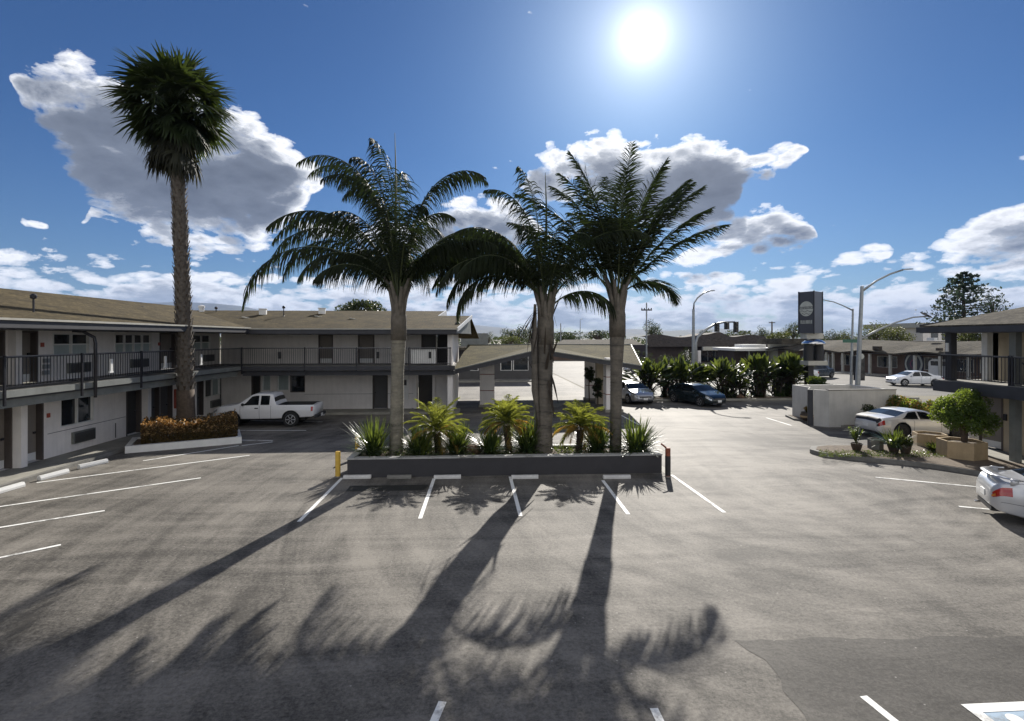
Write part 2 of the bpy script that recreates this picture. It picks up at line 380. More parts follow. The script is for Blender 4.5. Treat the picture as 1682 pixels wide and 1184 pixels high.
def blobsum(g, A, E):
    fa = mathn(g,'MULTIPLY_ADD',A,1/(AZ1-AZ0),-AZ0/(AZ1-AZ0)); tot = None
    for L in LAY:
        st = []
        for px,py,h in L:
            a,e = p2a(px,py); k = 1/FPX/sqrt(1+((px-841)/FPX)**2)
            st.append((min(1,max(0,(a-AZ0)/(AZ1-AZ0))), (e/EMAX, h*k*3/EMAX, 0)))
        st = st[:31]
        sp = g.nodes.new('ShaderNodeSeparateColor'); g.links.new(ramp(g, fa, st), sp.inputs[0])
        hh = mathn(g,'MAXIMUM', mathn(g,'MULTIPLY',sp.outputs[1],EMAX/3), .0035)
        v = mathn(g,'DIVIDE', mathn(g,'SUBTRACT',E,mathn(g,'MULTIPLY',sp.outputs[0],EMAX)), hh)
        r2 = mathn(g,'MULTIPLY',v,v)
        big = mathn(g,'MULTIPLY', hh, 14, clamp=True)
        e = mathn(g,'MULTIPLY', mathn(g,'SUBTRACT',1.06,mathn(g,'MULTIPLY',r2,.60)), mathn(g,'MULTIPLY_ADD',big,.55,.50))
        ok = mathn(g,'GREATER_THAN', sp.outputs[1], .0045)
        e = mathn(g,'MULTIPLY', mathn(g,'MAXIMUM',e,0), mathn(g,'MULTIPLY', sp.outputs[1], 1/.03, clamp=True))
        tot = e if tot is None else mathn(g,'MAXIMUM',tot,e)
    return tot
def cloudgroup(nm, fine):
    g = newgrp(nm); gi = g.nodes.new('NodeGroupInput'); go_ = g.nodes.new('NodeGroupOutput')
    A, E = gi.outputs[0], gi.outputs[1]
    cb = g.nodes.new('ShaderNodeCombineXYZ'); g.links.new(A, cb.inputs[0])
    es = mathn(g,'MULTIPLY_ADD', E, 1.1, mathn(g,'SQRT',mathn(g,'ADD',mathn(g,'MAXIMUM',E,0),.02)))
    g.links.new(es, cb.inputs[1]); v = cb.outputs[0]
    n1 = noise(g, 8.5, 12 if fine else 7, .66, v, .25)
    nz = mathn(g,'MULTIPLY', mathn(g,'SUBTRACT',n1.outputs[0],.5), 4.6)
    if fine:
        vo = g.nodes.new('ShaderNodeTexVoronoi'); vo.inputs['Scale'].default_value = 26; vo.voronoi_dimensions = '2D'
        dv = g.nodes.new('ShaderNodeVectorMath'); dv.operation = 'MULTIPLY_ADD'; dv.inputs[1].default_value = (.05,.05,.05)
        g.links.new(n1.outputs['Color'], dv.inputs[0]); g.links.new(v, dv.inputs[2]); g.links.new(dv.outputs[0], vo.inputs['Vector'])
        nz = mathn(g,'MULTIPLY_ADD', mathn(g,'SUBTRACT',.42,vo.outputs[0]), 1.1, nz)
    band = ramp(g, E, [(.0,(.84,.84,.84)),(.05,(.80,.80,.80)),(.10,(.52,.52,.52)),(.16,(0,0,0))])
    n2 = noise(g, 6, 2, .5, v)
    band = mathn(g,'MULTIPLY', band, mathn(g,'MULTIPLY_ADD', n2.outputs[0], 1.0, .55))
    bs = mathn(g,'MAXIMUM', blobsum(g, A, E), band)
    g.links.new(mathn(g,'SUBTRACT', mathn(g,'MULTIPLY_ADD', nz, .46, bs), .46), go_.inputs[0])
    return g
GF, GC = cloudgroup('cloud_density', True), cloudgroup('cloud_thickness', False)
def cden(a, e, grp):
    g = nt.nodes.new('ShaderNodeGroup'); g.node_tree = grp
    for i,x in ((0,a),(1,e)): nt.links.new(x, g.inputs[i])
    return g.outputs[0]
d0 = cden(az, el, GF)
# light reaches a cloud from the sun side: compare with density towards the sun
ax = mathn(nt,'SUBTRACT', SAZ, az); ex = mathn(nt,'SUBTRACT', SEL, el)
ln = mathn(nt,'SQRT', mathn(nt,'ADD', mathn(nt,'MULTIPLY',ax,ax), mathn(nt,'MULTIPLY',ex,ex)))
ln = mathn(nt,'MAXIMUM', ln, .05)
d1 = cden(mathn(nt,'MULTIPLY_ADD', mathn(nt,'DIVIDE',ax,ln), .035, az), mathn(nt,'MULTIPLY_ADD', mathn(nt,'DIVIDE',ex,ln), .035, el), GC)
alpha = ramp(nt, d0, [(.0,(0,0,0)),(.05,(.35,.35,.35)),(.24,(1,1,1))])
thick = mathn(nt,'MULTIPLY_ADD', mathn(nt,'MAXIMUM',d1,0), 1.30, mathn(nt,'MULTIPLY',mathn(nt,'MAXIMUM',d0,0),.90))
thick = mathn(nt,'MULTIPLY', thick, ramp(nt, el, [(.0,(.28,.28,.28)),(.10,(.34,.34,.34)),(.2,(.50,.50,.50))]))
near = mathn(nt,'SUBTRACT', 1, mathn(nt,'MULTIPLY',ln,.45))
K = 1/SKY
def sc(c, k=K): return tuple(x*k for x in c)
ccol = ramp(nt, thick, [(.0,(1.25,1.25,1.25)),(.13,(1.05,1.06,1.08)),(.28,(.45,.48,.53)),(.50,(.185,.21,.26)),(1,(.11,.125,.16))])
ccol = mix(nt, 1.0, ccol, (K*.60,K*.60,K*.61), 'MULTIPLY')
hz = ramp(nt, el, [(.0,(1,1,1)),(.10,(0,0,0))])
ccol = mix(nt, mathn(nt,'MULTIPLY',hz,.35), ccol, sc((.42,.475,.54)))
# the photograph's deep blue: ozone-rich sky, then clouds
skyc = mix(nt, 1.0, sky.outputs[0], ramp(nt, el, [(.0,(.46,.60,.78)),(.12,(.30,.47,.69)),(.32,(.20,.39,.65)),(.7,(.17,.35,.62))]), 'MULTIPLY')
al = mathn(nt,'MULTIPLY', alpha, ramp(nt, el, [(.0,(.5,.5,.5)),(.03,(1,1,1))]))
col = mix(nt, al, skyc, ccol)
# the sun itself with its aureole
dt = nt.nodes.new('ShaderNodeVectorMath'); dt.operation = 'DOT_PRODUCT'
nt.links.new(D, dt.inputs[0]); dt.inputs[1].default_value = SD
ang = mathn(nt,'ARCCOSINE', mathn(nt,'MINIMUM',dt.outputs[1],1.0))
disc = mathn(nt,'SUBTRACT', 1, mathn(nt,'SMOOTH_MIN', mathn(nt,'DIVIDE', ang, .026), 1.0, .2), clamp=True)
disc = mathn(nt,'MULTIPLY', mathn(nt,'POWER',disc,1.6), 60*K*.08)
aur = mathn(nt,'MULTIPLY', mathn(nt,'POWER', 2.718, mathn(nt,'MULTIPLY', ang, -13)), K*.50)
aur0 = mathn(nt,'MULTIPLY', mathn(nt,'POWER', 2.718, mathn(nt,'MULTIPLY', ang, -50)), K*.9)
aur2 = mathn(nt,'MULTIPLY', mathn(nt,'POWER', 2.718, mathn(nt,'MULTIPLY', ang, -4)), K*.022)
g_ = mathn(nt,'ADD', mathn(nt,'ADD', disc, mathn(nt,'ADD',aur,aur0)), aur2)
gc = mix(nt, 1.0, (1,.98,.94), (0,0,0), 'ADD')
vm = nt.nodes.new('ShaderNodeVectorMath'); vm.operation = 'SCALE'; nt.links.new(gc, vm.inputs[0]); nt.links.new(g_, vm.inputs[3])
# unseen bright broken cloud added behind the camera to fill the shaded walls
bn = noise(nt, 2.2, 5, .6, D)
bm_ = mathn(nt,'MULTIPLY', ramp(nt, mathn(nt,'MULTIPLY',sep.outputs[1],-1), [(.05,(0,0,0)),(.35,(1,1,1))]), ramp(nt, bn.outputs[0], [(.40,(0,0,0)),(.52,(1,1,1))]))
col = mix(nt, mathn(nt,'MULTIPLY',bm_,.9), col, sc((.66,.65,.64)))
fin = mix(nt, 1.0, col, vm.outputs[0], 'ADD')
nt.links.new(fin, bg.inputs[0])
w.cycles.sampling_method = 'MANUAL'; w.cycles.sample_map_resolution = 512

# ------------------------------------------------------------------ ground, paving, roads
def sheet(name, pts, z, m, kind='structure', label=None, cat=None):
    b = MB(); b.add([(x,y,z) for x,y in pts], [list(range(len(pts)))])
    o = b.build(name, m)
    if o.data.polygons[0].normal.z < 0: o.data.flip_normals()
    return tag(o, label, cat, kind=kind)
sheet('ground', [(-6500,-300),(6500,-300),(6500,9000),(-6500,9000)], -.01, M['earth'])
sheet('parking_lot', [(-15,-12),(60,-12),(60,37.2),(9.5,37.2),(9.5,64),(-2.5,64),(-2.5,33.2),(-15,33.2)], 0, M['asphalt'])
_r = random.Random(4)
def rag(pts, n=14, a=.05):
    o = []
    for p,q in zip(pts, pts[1:]+pts[:1]):
        p = Vector(p); q = Vector(q); d = (q-p); m = Vector((-d.y,d.x)).normalized(); k = max(2,int(d.length*5))
        o += [tuple(p+d*i/k+m*_r.uniform(-a,a)) for i in range(k)]
    return o
sheet('asphalt_patch', rag([G(1205,1050),G(1700,1046),G(1900,1400),G(1480,1400),G(1255,1085)]), .004, M['asphalt_dark'])
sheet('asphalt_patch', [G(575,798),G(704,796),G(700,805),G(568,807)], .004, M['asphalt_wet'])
sheet('asphalt_patch', [G(1100,690),G(1260,700),G(1235,712),G(1090,700)], .004, M['asphalt'])
sheet('road', [(9.7,39.6),(140,39.6),(170,70),(52,70),(30,105),(9.7,105)], -.004, M['road'])
sheet('road', [(-60,64.2),(9.5,64.2),(9.5,105),(-60,105)], -.004, M['road'])
sheet('grass_verge', [G(1170,601),G(1300,602),G(1300,608),G(1160,609)], .06, M['grass'])
sheet('grass_verge', [G(1300,598),G(1330,598),G(1330,602),G(1300,602)], .06, M['grass'])
# planting strip with kerb behind the far parking row
b = MB(); b.box(9.8,33,37.3,37.5,0,.14); b.box(9.8,33,39.3,39.5,0,.14)
tag(b.build('kerb', M['concrete']), kind='structure')
b = MB(); b.box(9.8,33,37.51,39.29,0,.10); tag(b.build('planting_strip', M['dirt']), kind='structure')
# left walkway along the wing, with its kerb
b = MB(); b.box(-16.04,-14.55,5,31.0,0,.13); b.box(-16.04,-1.2,31.9,33.58,0,.13)
tag(b.build('walkway', M['concrete']), kind='structure')
b = MB(); b.box(-14.54,-14.38,5,31.0,0,.14)
tag(b.build('kerb', M['concrete_dark']), kind='structure')
b = MB(); b.prism([(18.9,8),(18.9,17.0),(18.2,18.6),(19.0,20.4),(26,20.6),(26,8)],0,.13)
tag(b.build('walkway', M['concrete']), kind='structure')
# painted lines: a strip from one sighted end to the other
LN = [((562,785),(491,857)),((713,786),(690,852)),((838,783),(855,848)),((990,789),(1032,845)),((1103,780),(1190,842)),
      ((727,1153),(700,1215)),((1074,1164),(1096,1210)),((1418,1144),(1500,1210)),
      ((-40,838),(330,785)),((-40,873),(172,839)),((-40,925),(100,895)),((60,793),(410,748)),((235,757),(392,732)),
      ((397,723),(448,724)),((397,732),(448,726)),((350,707),(503,707)),((390,690),(530,693)),
      ((1438,784),(1640,803)),((1575,832),(1640,838)),((1020,682),(1050,698)),((1258,686),(1300,699))]
for a,c in LN:
    a = Vector(G(*a)); c = Vector(G(*c)); d = (c-a).normalized(); n = Vector((-d.y,d.x))*.052
    sheet('painted_line', [a-n,c-n,c+n,a+n], .008, M['white_line'])
# disabled-bay marking, bottom right corner: white frame, blue field, white wheelchair figure
o_ = Vector(G(1578,1158)); e1 = (Vector(G(1690,1153))-o_).normalized(); e2 = Vector((e1.y,-e1.x))
if e2.y > 0: e2 = -e2
def bay(pts): return [o_+e1*a+e2*c for a,c in pts]
sheet('disabled_bay_field', bay([(.10,.10),(1.12,.10),(1.12,1.12),(.10,1.12)]), .008, M['blue_line'])
fb = MB()
for pts in ([(0,0),(1.22,0),(1.22,.15),(0,.15)],[(0,.15),(.14,.15),(.14,1.22),(0,1.22)],[(1.12,.10),(1.22,.10),(1.22,1.22),(1.12,1.22)],[(.10,1.12),(1.12,1.12),(1.12,1.22),(.10,1.22)]):
    fb.add([(p.x,p.y,.012) for p in bay(pts)], [(0,1,2,3)])
def arc(cx, cy, r, a0, a1, wd, n=14):
    for i in range(n):
        t0 = a0+(a1-a0)*i/n; t1 = a0+(a1-a0)*(i+1)/n
        fb.add([(p.x,p.y,.012) for p in bay([(cx+(r-wd/2)*cos(t0),cy+(r-wd/2)*sin(t0)),(cx+(r+wd/2)*cos(t0),cy+(r+wd/2)*sin(t0)),(cx+(r+wd/2)*cos(t1),cy+(r+wd/2)*sin(t1)),(cx+(r-wd/2)*cos(t1),cy+(r-wd/2)*sin(t1))])], [(0,1,2,3)])
arc(.42,.28,.045,0,2*pi,.09); arc(.52,.72,.25,-.6,3.6,.08)
fb.add([(p.x,p.y,.0125) for p in bay([(.38,.36),(.47,.36),(.50,.62),(.41,.62)])],[(0,1,2,3)])
fb.add([(p.x,p.y,.0127) for p in bay([(.46,.58),(.74,.58),(.90,.92),(.82,.96),(.68,.66),(.46,.66)])],[list(range(6))])
fb.add([(p.x,p.y,.0123) for p in bay([(.46,.44),(.64,.44),(.64,.50),(.46,.50)])],[(0,1,2,3)])
fo = fb.build('disabled_bay_symbol', M['white_line']); fo.data.materials[0] = M['white_line']
tag(fo, kind='structure')
# ------------------------------------------------------------------ hills
def hills(name, dist, depth, prof, m, seed):
    """prof: (px, skyline py) pairs; a real ridge standing dist metres away"""
    rng = random.Random(seed); n = 140; b = MB(); rows = 7
    p0,p1 = prof[0][0], prof[-1][0]
    V = []
    ph = [rng.uniform(0,6.28) for _ in range(8)]
    for i in range(n+1):
        px = p0+(p1-p0)*i/n
        for (a,ya),(c,yc) in zip(prof,prof[1:]):
            if a <= px <= c: y = ya+(yc-ya)*(px-a)/(c-a); break
        r = ray(px,y); top = H+r.z*dist
        top += sum(sin(i*(.13*(k+1.7))+ph[k])*dist*.0012/(k+1) for k in range(8))
        for j in range(rows+1):
            t = j/rows; dd = dist-depth*(1-t)
            w_ = sin(t*pi/2)**1.3*(1+.16*sin(i*.33+j*1.3+ph[j%8])*(1-t))
            V.append((r.x*dd, r.y*dd, -1+(top+1)*w_))
    b.add(V, [(i*(rows+1)+j,(i+1)*(rows+1)+j,(i+1)*(rows+1)+j+1,i*(rows+1)+j+1) for i in range(n) for j in range(rows)])
    return tag(b.build(name, m, smooth=True), kind='structure')
M['hill'] = mat('hill_scrub', (.10,.095,.06), .95, var=.45, scale=.006)
M['hill2'] = mat('hill_forest', (.06,.07,.05), .95, var=.4, scale=.01)
hills('hills', 8200, 2500, [(-500,520),(150,515),(230,500),(300,495),(345,496),(400,503),(440,513),(520,524),(600,530),(780,534),(860,540),(940,545),(1040,541),(1100,544),(1180,540),(1260,548),(1350,552),(1480,550),(1600,553),(2200,550)], M['hill'], 3)
hills('hills', 4800, 1500, [(-500,553),(500,551),(760,548),(860,550),(960,548),(1060,549),(1090,545),(1120,542),(1150,547),(1240,552),(1400,554),(2200,554)], M['hill2'], 5)
HAZE = True
if HAZE:
    b = MB(); b.box(-7600,7600,-400,9400,-1.2,620)
    m = bpy.data.materials.new('haze'); m.use_nodes = True; hn = m.node_tree; hn.nodes.clear()
    ho = hn.nodes.new('ShaderNodeOutputMaterial'); pv = hn.nodes.new('ShaderNodeVolumePrincipled')
    pv.inputs['Color'].default_value = (.30,.46,.80,1); pv.inputs['Density'].default_value = 7e-5; pv.inputs['Anisotropy'].default_value = 0
    hn.links.new(pv.outputs[0], ho.inputs['Volume'])
    tag(b.build('haze', m), kind='stuff')
# ------------------------------------------------------------------ building kit
def uvplan(o, s=1.0):
    me = o.data; uv = me.uv_layers.new(name='UVMap')
    for p in me.polygons:
        n = p.normal; h = n.cross(Vector((0,0,1)))
        h = h.normalized() if h.length > .01 else Vector((1,0,0)); t = h.cross(n)
        for li in p.loop_indices:
            c = me.vertices[me.loops[li].vertex_index].co
            uv.data[li].uv = (c.dot(h)*s, c.dot(t)*s)
    return o
def roofpart(name, pts, th, m, parent):
    b = MB(); a = (Vector(pts[1])-Vector(pts[0])).cross(Vector(pts[2])-Vector(pts[1]))
    if a.z < 0: pts = pts[::-1]
    b.slab(pts, th); return uvplan(b.build(name, m, parent))
def abox(b, ax, a0, a1, d0, d1, z0, z1):
    a0,a1 = min(a0,a1),max(a0,a1); d0,d1 = min(d0,d1),max(d0,d1)
    return b.box(d0,d1,a0,a1,z0,z1) if ax == 'X' else b.box(a0,a1,d0,d1,z0,z1)
def wallgrid(b, ax, c, out, th, a0, a1, z0, z1, ops):
    a0,a1 = min(a0,a1),max(a0,a1); ops = [(min(o[0],o[1]),max(o[0],o[1]),o[2],o[3]) for o in ops]
    cuts = sorted(set([a0,a1]+[min(max(x,a0),a1) for o in ops for x in o[:2]]))
    for p,q in zip(cuts,cuts[1:]):
        m = (p+q)/2; z = z0
        for o in sorted([o for o in ops if o[0] < m < o[1]], key=lambda o:o[2]):
            if o[2] > z+.001: abox(b, ax, p, q, c, c-out*th, z, o[2])
            z = max(z, o[3])
        if z < z1-.001: abox(b, ax, p, q, c, c-out*th, z, z1)
def door(par, ax, c, out, a0, a1, z0, z1, m, kick=True, frame='frame_dark', rec=.12):
    a0,a1 = min(a0,a1),max(a0,a1)
    b = MB(); abox(b, ax, a0+.07, a1-.07, c-out*rec, c-out*(rec+.05), z0+.02, z1-.07)
    d = b.build('door', M[m], par)
    f = MB()
    for p,q,r,s in ((a0,a0+.07,z0,z1),(a1-.07,a1,z0,z1),(a0+.07,a1-.07,z1-.07,z1)):
        abox(f, ax, p, q, c+out*.02, c-out*.2, r, s)
    f.build('frame', M[frame], d)
    hs = a1-.17 if ax == 'X' else a0+.17
    h = MB(); abox(h, ax, hs-.045, hs+.045, c-out*(rec-.05), c-out*rec, z0+.98, z0+1.06); h.build('handle', M['black_metal'], d)
    if kick:
        k = MB(); abox(k, ax, a0+.09, a1-.09, c-out*(rec-.012), c-out*rec, z0+.03, z0+.30); k.build('kick_plate', M['white'], d)
    return d
def window(par, ax, c, out, a0, a1, z0, z1, n=2, blind=(), frame='white', rec=.08, half=False):
    a0,a1 = min(a0,a1),max(a0,a1); f = MB(); fw = .05
    for p,q,r,s in ((a0,a0+fw,z0,z1),(a1-fw,a1,z0,z1),(a0+fw,a1-fw,z1-fw,z1),(a0+fw,a1-fw,z0,z0+fw)):
        abox(f, ax, p, q, c+out*.025, c-out*.15, r, s)
    w_ = (a1-a0-2*fw)/n
    for i in range(1,n): abox(f, ax, a0+fw+w_*i-.025, a0+fw+w_*i+.025, c+out*.01, c-out*.14, z0+fw, z1-fw)
    if half: abox(f, ax, a0+fw, a1-fw, c+out*.005, c-out*.13, z0+(z1-z0)*.5-.025, z0+(z1-z0)*.5+.025)
    fo = f.build('window', M[frame], par)
    for i in range(n):
        p,q = a0+fw+w_*i+.02, a0+fw+w_*(i+1)-.02; zz = [(z0+fw,z1-fw,'p')]
        if half: zz = [(z0+(z1-z0)*.5+.02,z1-fw,'p'),(z0+fw,z0+(z1-z0)*.5-.02,'b')]
        for r,s,k in zz:
            g = MB(); abox(g, ax, p, q, c-out*rec, c-out*(rec+.01), r, s)
            bl = (k == 'b') or i in blind
            g.build('blind' if bl else 'pane', M['curtain' if bl else 'glass'], fo)
    return fo
def acunit(par, ax, c, out, a0, a1, z0, z1):
    a0,a1 = min(a0,a1),max(a0,a1)
    b = MB(); abox(b, ax, a0, a1, c+out*.001, c+out*.10, z0, z1); o = b.build('air_conditioner', M['slate_light'], par)
    g = MB(); n = 9; h = (z1-z0-.08)/n
    for i in range(n): abox(g, ax, a0+.05, a1-.05, c+out*.105, c+out*.125, z0+.04+h*i, z0+.04+h*(i+.62))
    g.build('grille', M['grille'], o); return o
def seg(b, p0, p1, w, z0, z1, off=0):            # box along a plan segment, off = shift to its left
    p0 = Vector(p0); p1 = Vector(p1); d = (p1-p0); L = d.length; d /= L; n = Vector((-d.y,d.x))
    c = (p0+p1)/2+n*off
    b.obox((c.x,c.y,(z0+z1)/2), L, w, z1-z0, atan2(d.y,d.x)); return b
def balrail(par, p0, p1, z, posts=(), h=1.02, side=0, sp=.125, low=.45, cap=True):
    p0 = Vector(p0); p1 = Vector(p1); L = (p1-p0).length; d = (p1-p0)/L; rz = atan2(d.y,d.x)
    b = MB(); seg(b, p0, p1, .035, z+h-.035, z+h-.003); seg(b, p0, p1, .03, z+.08, z+.11)
    n = int(L/sp)
    for i in range(n+1):
        q = p0+d*min(L,i*sp); b.obox((q.x,q.y,z+(h+.08)/2), .016, .016, h-.12, rz)
    r = b.build('railing', M['black_metal'], par)
    t = MB(); seg(t, p0, p1, .055, z+h, z+h+.03); t.build('rail_cap', M['rail_top'], r)
    nrm = Vector((-d.y,d.x))*side
    for s in posts:
        q = p0+d*(s*L)+nrm; pb = MB(); pb.obox((q.x,q.y,z+(h-low)/2+.02), .06, .06, h+low+.06, rz); pb.build('railing_post', M['black_metal'], par)
    return r
def vent(par, x, y, z, kind):
    b = MB()
    if kind == 'box': b.obox((x,y,z+.18), .42, .35, .36, .2); b.obox((x,y,z+.38), .5, .42, .05, .2); m = 'white'
    elif kind == 'cap': b.lathe([(.16,0),(.16,.35),(.2,.36),(.2,.5),(.05,.56)], (x,y,z), 12); m = 'white'
    elif kind == 'pipe': b.lathe([(.09,0),(.03,.06),(.03,.5),(.09,.52),(.1,.62),(.04,.68)], (x,y,z), 10); m = 'black_metal'
    elif kind == 'low': b.lathe([(.22,-.05),(.13,.1),(.05,.14)], (x,y,z), 8); m = 'black_plastic'
    else: b.obox((x,y,z+.02), .5, .3, .05, 0, ry=.2); m = 'edge_metal'
    return b.build('roof_vent', M[m], par, smooth=False)

# ------------------------------------------------------------------ left wing: wall along X = -16
WX = -16.0; FL = 3.0; SOF = 4.86
lw = empty('motel_wing', (WX, 22, 0), 'long two storey white motel wing on the left with brown roof and black railing', 'motel wing')
def atL(o): o.location = Vector(o.location)-Vector((WX,22,0)); return o
class Sub:   # everything is built in world metres, then hung on the wing
    pass
lroot = lw
def finish(root):
    for ch in [o for o in COL.objects if o.parent == root]:
        ch.location = Vector(ch.location)-root.location
Y_ = lambda px: onX(px, WX)
YE = 33.45
lo_ops = []; up_ops = []
U = dict(doors=[(22,62)], )
# ---- upper storey
up_door = [(-28,8,'door_taupe'),(22,62,'door_taupe'),(262,289,'door_taupe'),(370,389,'door_dark')]
up_win = [(86,147,2,True),(188,249,4,True),(316,346,2,True)]
for a,c,m in up_door:
    up_ops.append((Y_(a),Y_(c),FL,FL+1.86)); 
for a,c,n,h in up_win: up_ops.append((Y_(a),Y_(c),FL+.92,FL+1.78))
lo_door = [(-12,20,'door_taupe'),(32,71,'door_taupe'),(207,232,'door_dark'),(240,262,'door_grey'),(263,283,'door_grey'),(318,334,'door_grey'),(362,369,'door_dark'),(379,391,'door_dark')]
lo_win = [(98,154,2,1.16,2.28),(336,361,2,1.1,2.2)]
for a,c,m in lo_door: lo_ops.append((Y_(a),Y_(c),.13,2.35))
for a,c,n,z0,z1 in lo_win: lo_ops.append((Y_(a),Y_(c),z0,z1))
b = MB(); wallgrid(b,'X',WX,1,.3,8,YE,FL,SOF+.1,up_ops); wallgrid(b,'X',WX,1,.3,8,YE,0,FL-.2,lo_ops)
b.build('wall', M['stucco'], lw)
for a,c,m in up_door: door(lw,'X',WX,1,Y_(a),Y_(c),FL+.005,FL+1.86,m, kick=m=='door_taupe', rec=.2)
for a,c,n,h in up_win: window(lw,'X',WX,1,Y_(a),Y_(c),FL+.92,FL+1.78,n,half=True)
for a,c,m in lo_door: door(lw,'X',WX,1,Y_(a),Y_(c),.135,2.35,m, kick=m=='door_taupe', rec=.2)
window(lw,'X',WX,1,Y_(98),Y_(154),1.16,2.28,2); window(lw,'X',WX,1,Y_(336),Y_(361),1.1,2.2,2,blind=(1,))
for a,c in ((110,146),(214,241),(334,350)): acunit(lw,'X',WX,1,Y_(a),Y_(c),FL+.22,FL+.62)
acunit(lw,'X',WX,1,Y_(117),Y_(153),.42,.88); acunit(lw,'X',WX,1,Y_(345),Y_(361),.42,.85)
# thin wall grooves, columns, fittings
b = MB(); abox(b,'X',Y_(78),Y_(206),WX+.001,WX+.006,1.02,1.04); abox(b,'X',Y_(189),Y_(190.5),WX+.001,WX+.007,.2,.85); b.build('wall_groove', M['door_grey'], lw)
for px in (25,235,298,312):
    y = Y_(px); b = MB(); b.box(WX+.02,WX+.30,y-.13,y+.13,.13,2.5); b.build('column', M['stucco'], lw)
for px in (18,293):
    y = Y_(px); b = MB(); b.box(WX+.02,WX+.26,y-.12,y+.12,FL+.01,SOF); b.build('column', M['stucco'], lw)
for px,z in ((69,FL+1.35),(79,1.72),(261,FL+1.3)):
    y = Y_(px); b = MB(); b.box(WX+.001,WX+.03,y-.07,y+.07,z-.08,z+.08); b.build('room_plaque', M['red'], lw)
y = Y_(79); b = MB(); b.box(WX+.002,WX+.12,y-.12,y+.05,2.32,2.48); lf = b.build('wall_light', M['black_plastic'], lw)
b = MB(); b.lathe([(.03,0),(.07,.04),(.07,.07)], (WX+.1,y-.03,2.24), 10); b.build('bulb_cover', M['white'], lf)
y = Y_(287); b = MB(); b.box(WX+.005,WX+.2,y-.09,y+.09,.9,1.9); b.build('extinguisher_cabinet', M['red'], lw)
y = Y_(73); b = MB(); 
for k in range(3): b.box(WX+.002,WX+.1,y-.12+.02*k,y+.12,FL+.25+.22*k,FL+.40+.22*k)
b.build('meter_box', M['galv'], lw)
# ---- balcony slab and stepped fascia, the front edge slightly out of square
B0, B1 = (-14.62,12.0), (-13.50,30.6)
b = MB(); b.prism([(WX,12),B0,B1,(-13.50,33.6),(WX,33.6)], 2.86, FL); b.build('balcony_floor', M['concrete_dark'], lw)
b = MB(); seg(b, B0, B1, .05, 2.78, 2.985, -.026); b.build('balcony_fascia', M['slate_light'], lw)
b = MB(); seg(b, B0, B1, .16, 2.44, 2.70, .26); b.build('balcony_beam', M['slate_light'], lw)
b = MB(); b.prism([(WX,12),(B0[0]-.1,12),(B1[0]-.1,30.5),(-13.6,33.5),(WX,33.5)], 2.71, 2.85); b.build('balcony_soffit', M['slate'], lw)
L_ = Vector(B1)-Vector(B0)
def tL(px):     # parameter along the balcony edge seen at px
    r = ray(px); d = L_; p = Vector(B0)
    return (p.y*r.x-p.x*r.y)/(d.x*r.y-d.y*r.x)
balrail(lw, B0, B1, FL, [tL(3), tL(131), tL(229), .998], side=-.08)
for px,m in ((181,'white'),(270,'white'),(329,'white')):
    q = Vector(B0)+L_*tL(px); b = MB(); b.obox((q.x+.04,q.y,FL+.55), .05, .13, .5); b.obox((q.x+.04,q.y-.02,FL+.3), .06, .2, .06); b.build('extinguisher_bracket', M[m], lw)
q = Vector(B0)+L_*tL(152)
b = MB(); b.tube([(q.x-.45,q.y-.35,4.86),(q.x-.2,q.y-.2,4.84),(q.x+.06,q.y,4.62),(q.x+.10,q.y,4.4),(q.x+.10,q.y,2.42)], .055, 8); b.build('downspout', M['black_metal'], lw, smooth=True)
# ---- roof
E0, E1 = (-14.2,9.0,5.20), (-12.95,30.45,5.16)
roof = roofpart('roof', [E0, E1, (-19.9,36.4,6.72), (-20.2,9.0,6.66)], .05, M['roof'], lw)
b = MB(); seg(b, E0[:2], E1[:2], .05, 4.90, 5.12, -.03); b.build('eave_fascia', M['slate'], lw)
b = MB(); seg(b, (E0[0]+.03,E0[1]), (E1[0]+.03,E1[1]), .09, 5.125, 5.19, -.03); b.build('drip_edge', M['edge_metal'], lw)
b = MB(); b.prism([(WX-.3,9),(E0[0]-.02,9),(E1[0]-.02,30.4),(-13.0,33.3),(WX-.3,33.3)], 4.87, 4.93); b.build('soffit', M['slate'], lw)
roofpart('roof', [(-20.2,9,6.66),(-19.9,36.4,6.72),(-27,36.4,5.1),(-27,9,5.1)], .05, M['roof'], lw)
def rz_(x): return 5.20+(-14.0-x)*.234
for px,py,X,k in ((55,518,-15.0,'pipe'),(96,505,-15.6,'plate'),(234,509,-18.4,'low'),(331,512,-18.6,'cap'),(355,517,-17.6,'pipe'),(125,503,-16.6,'plate')):
    vent(lw, X, onX(px,X), rz_(X)-.02, k)
finish(lw)
# ------------------------------------------------------------------ back wing: wall along Y = 33.6
WY = 33.6
bw = empty('motel_wing', (-8, WY, 0), 'two storey white motel wing across the back of the court, behind the white pickup', 'motel wing')
X_ = lambda px: onY(px, WY)
XE = -1.55
up_door = [(523,547,'door_taupe'),(588,615,'door_taupe'),(692,716,'door_grey')]
lo_door = [(413,428,'door_dark'),(612,637,'door_grey')]
lo_win = [(430,445,1,1.3,2.3),(455,475,1,1.3,2.3),(477,501,1,1.2,2.35)]
ops_u = [(X_(a),X_(c),FL,FL+1.82) for a,c,m in up_door]+[(X_(684),X_(691),FL,FL+1.82),(X_(717),X_(742),FL+.01,FL+1.82)]
ops_l = [(X_(a),X_(c),.13,2.3) for a,c,m in lo_door]+[(X_(a),X_(c),z0,z1) for a,c,n,z0,z1 in lo_win]+[(X_(686),X_(711),.13,2.5)]
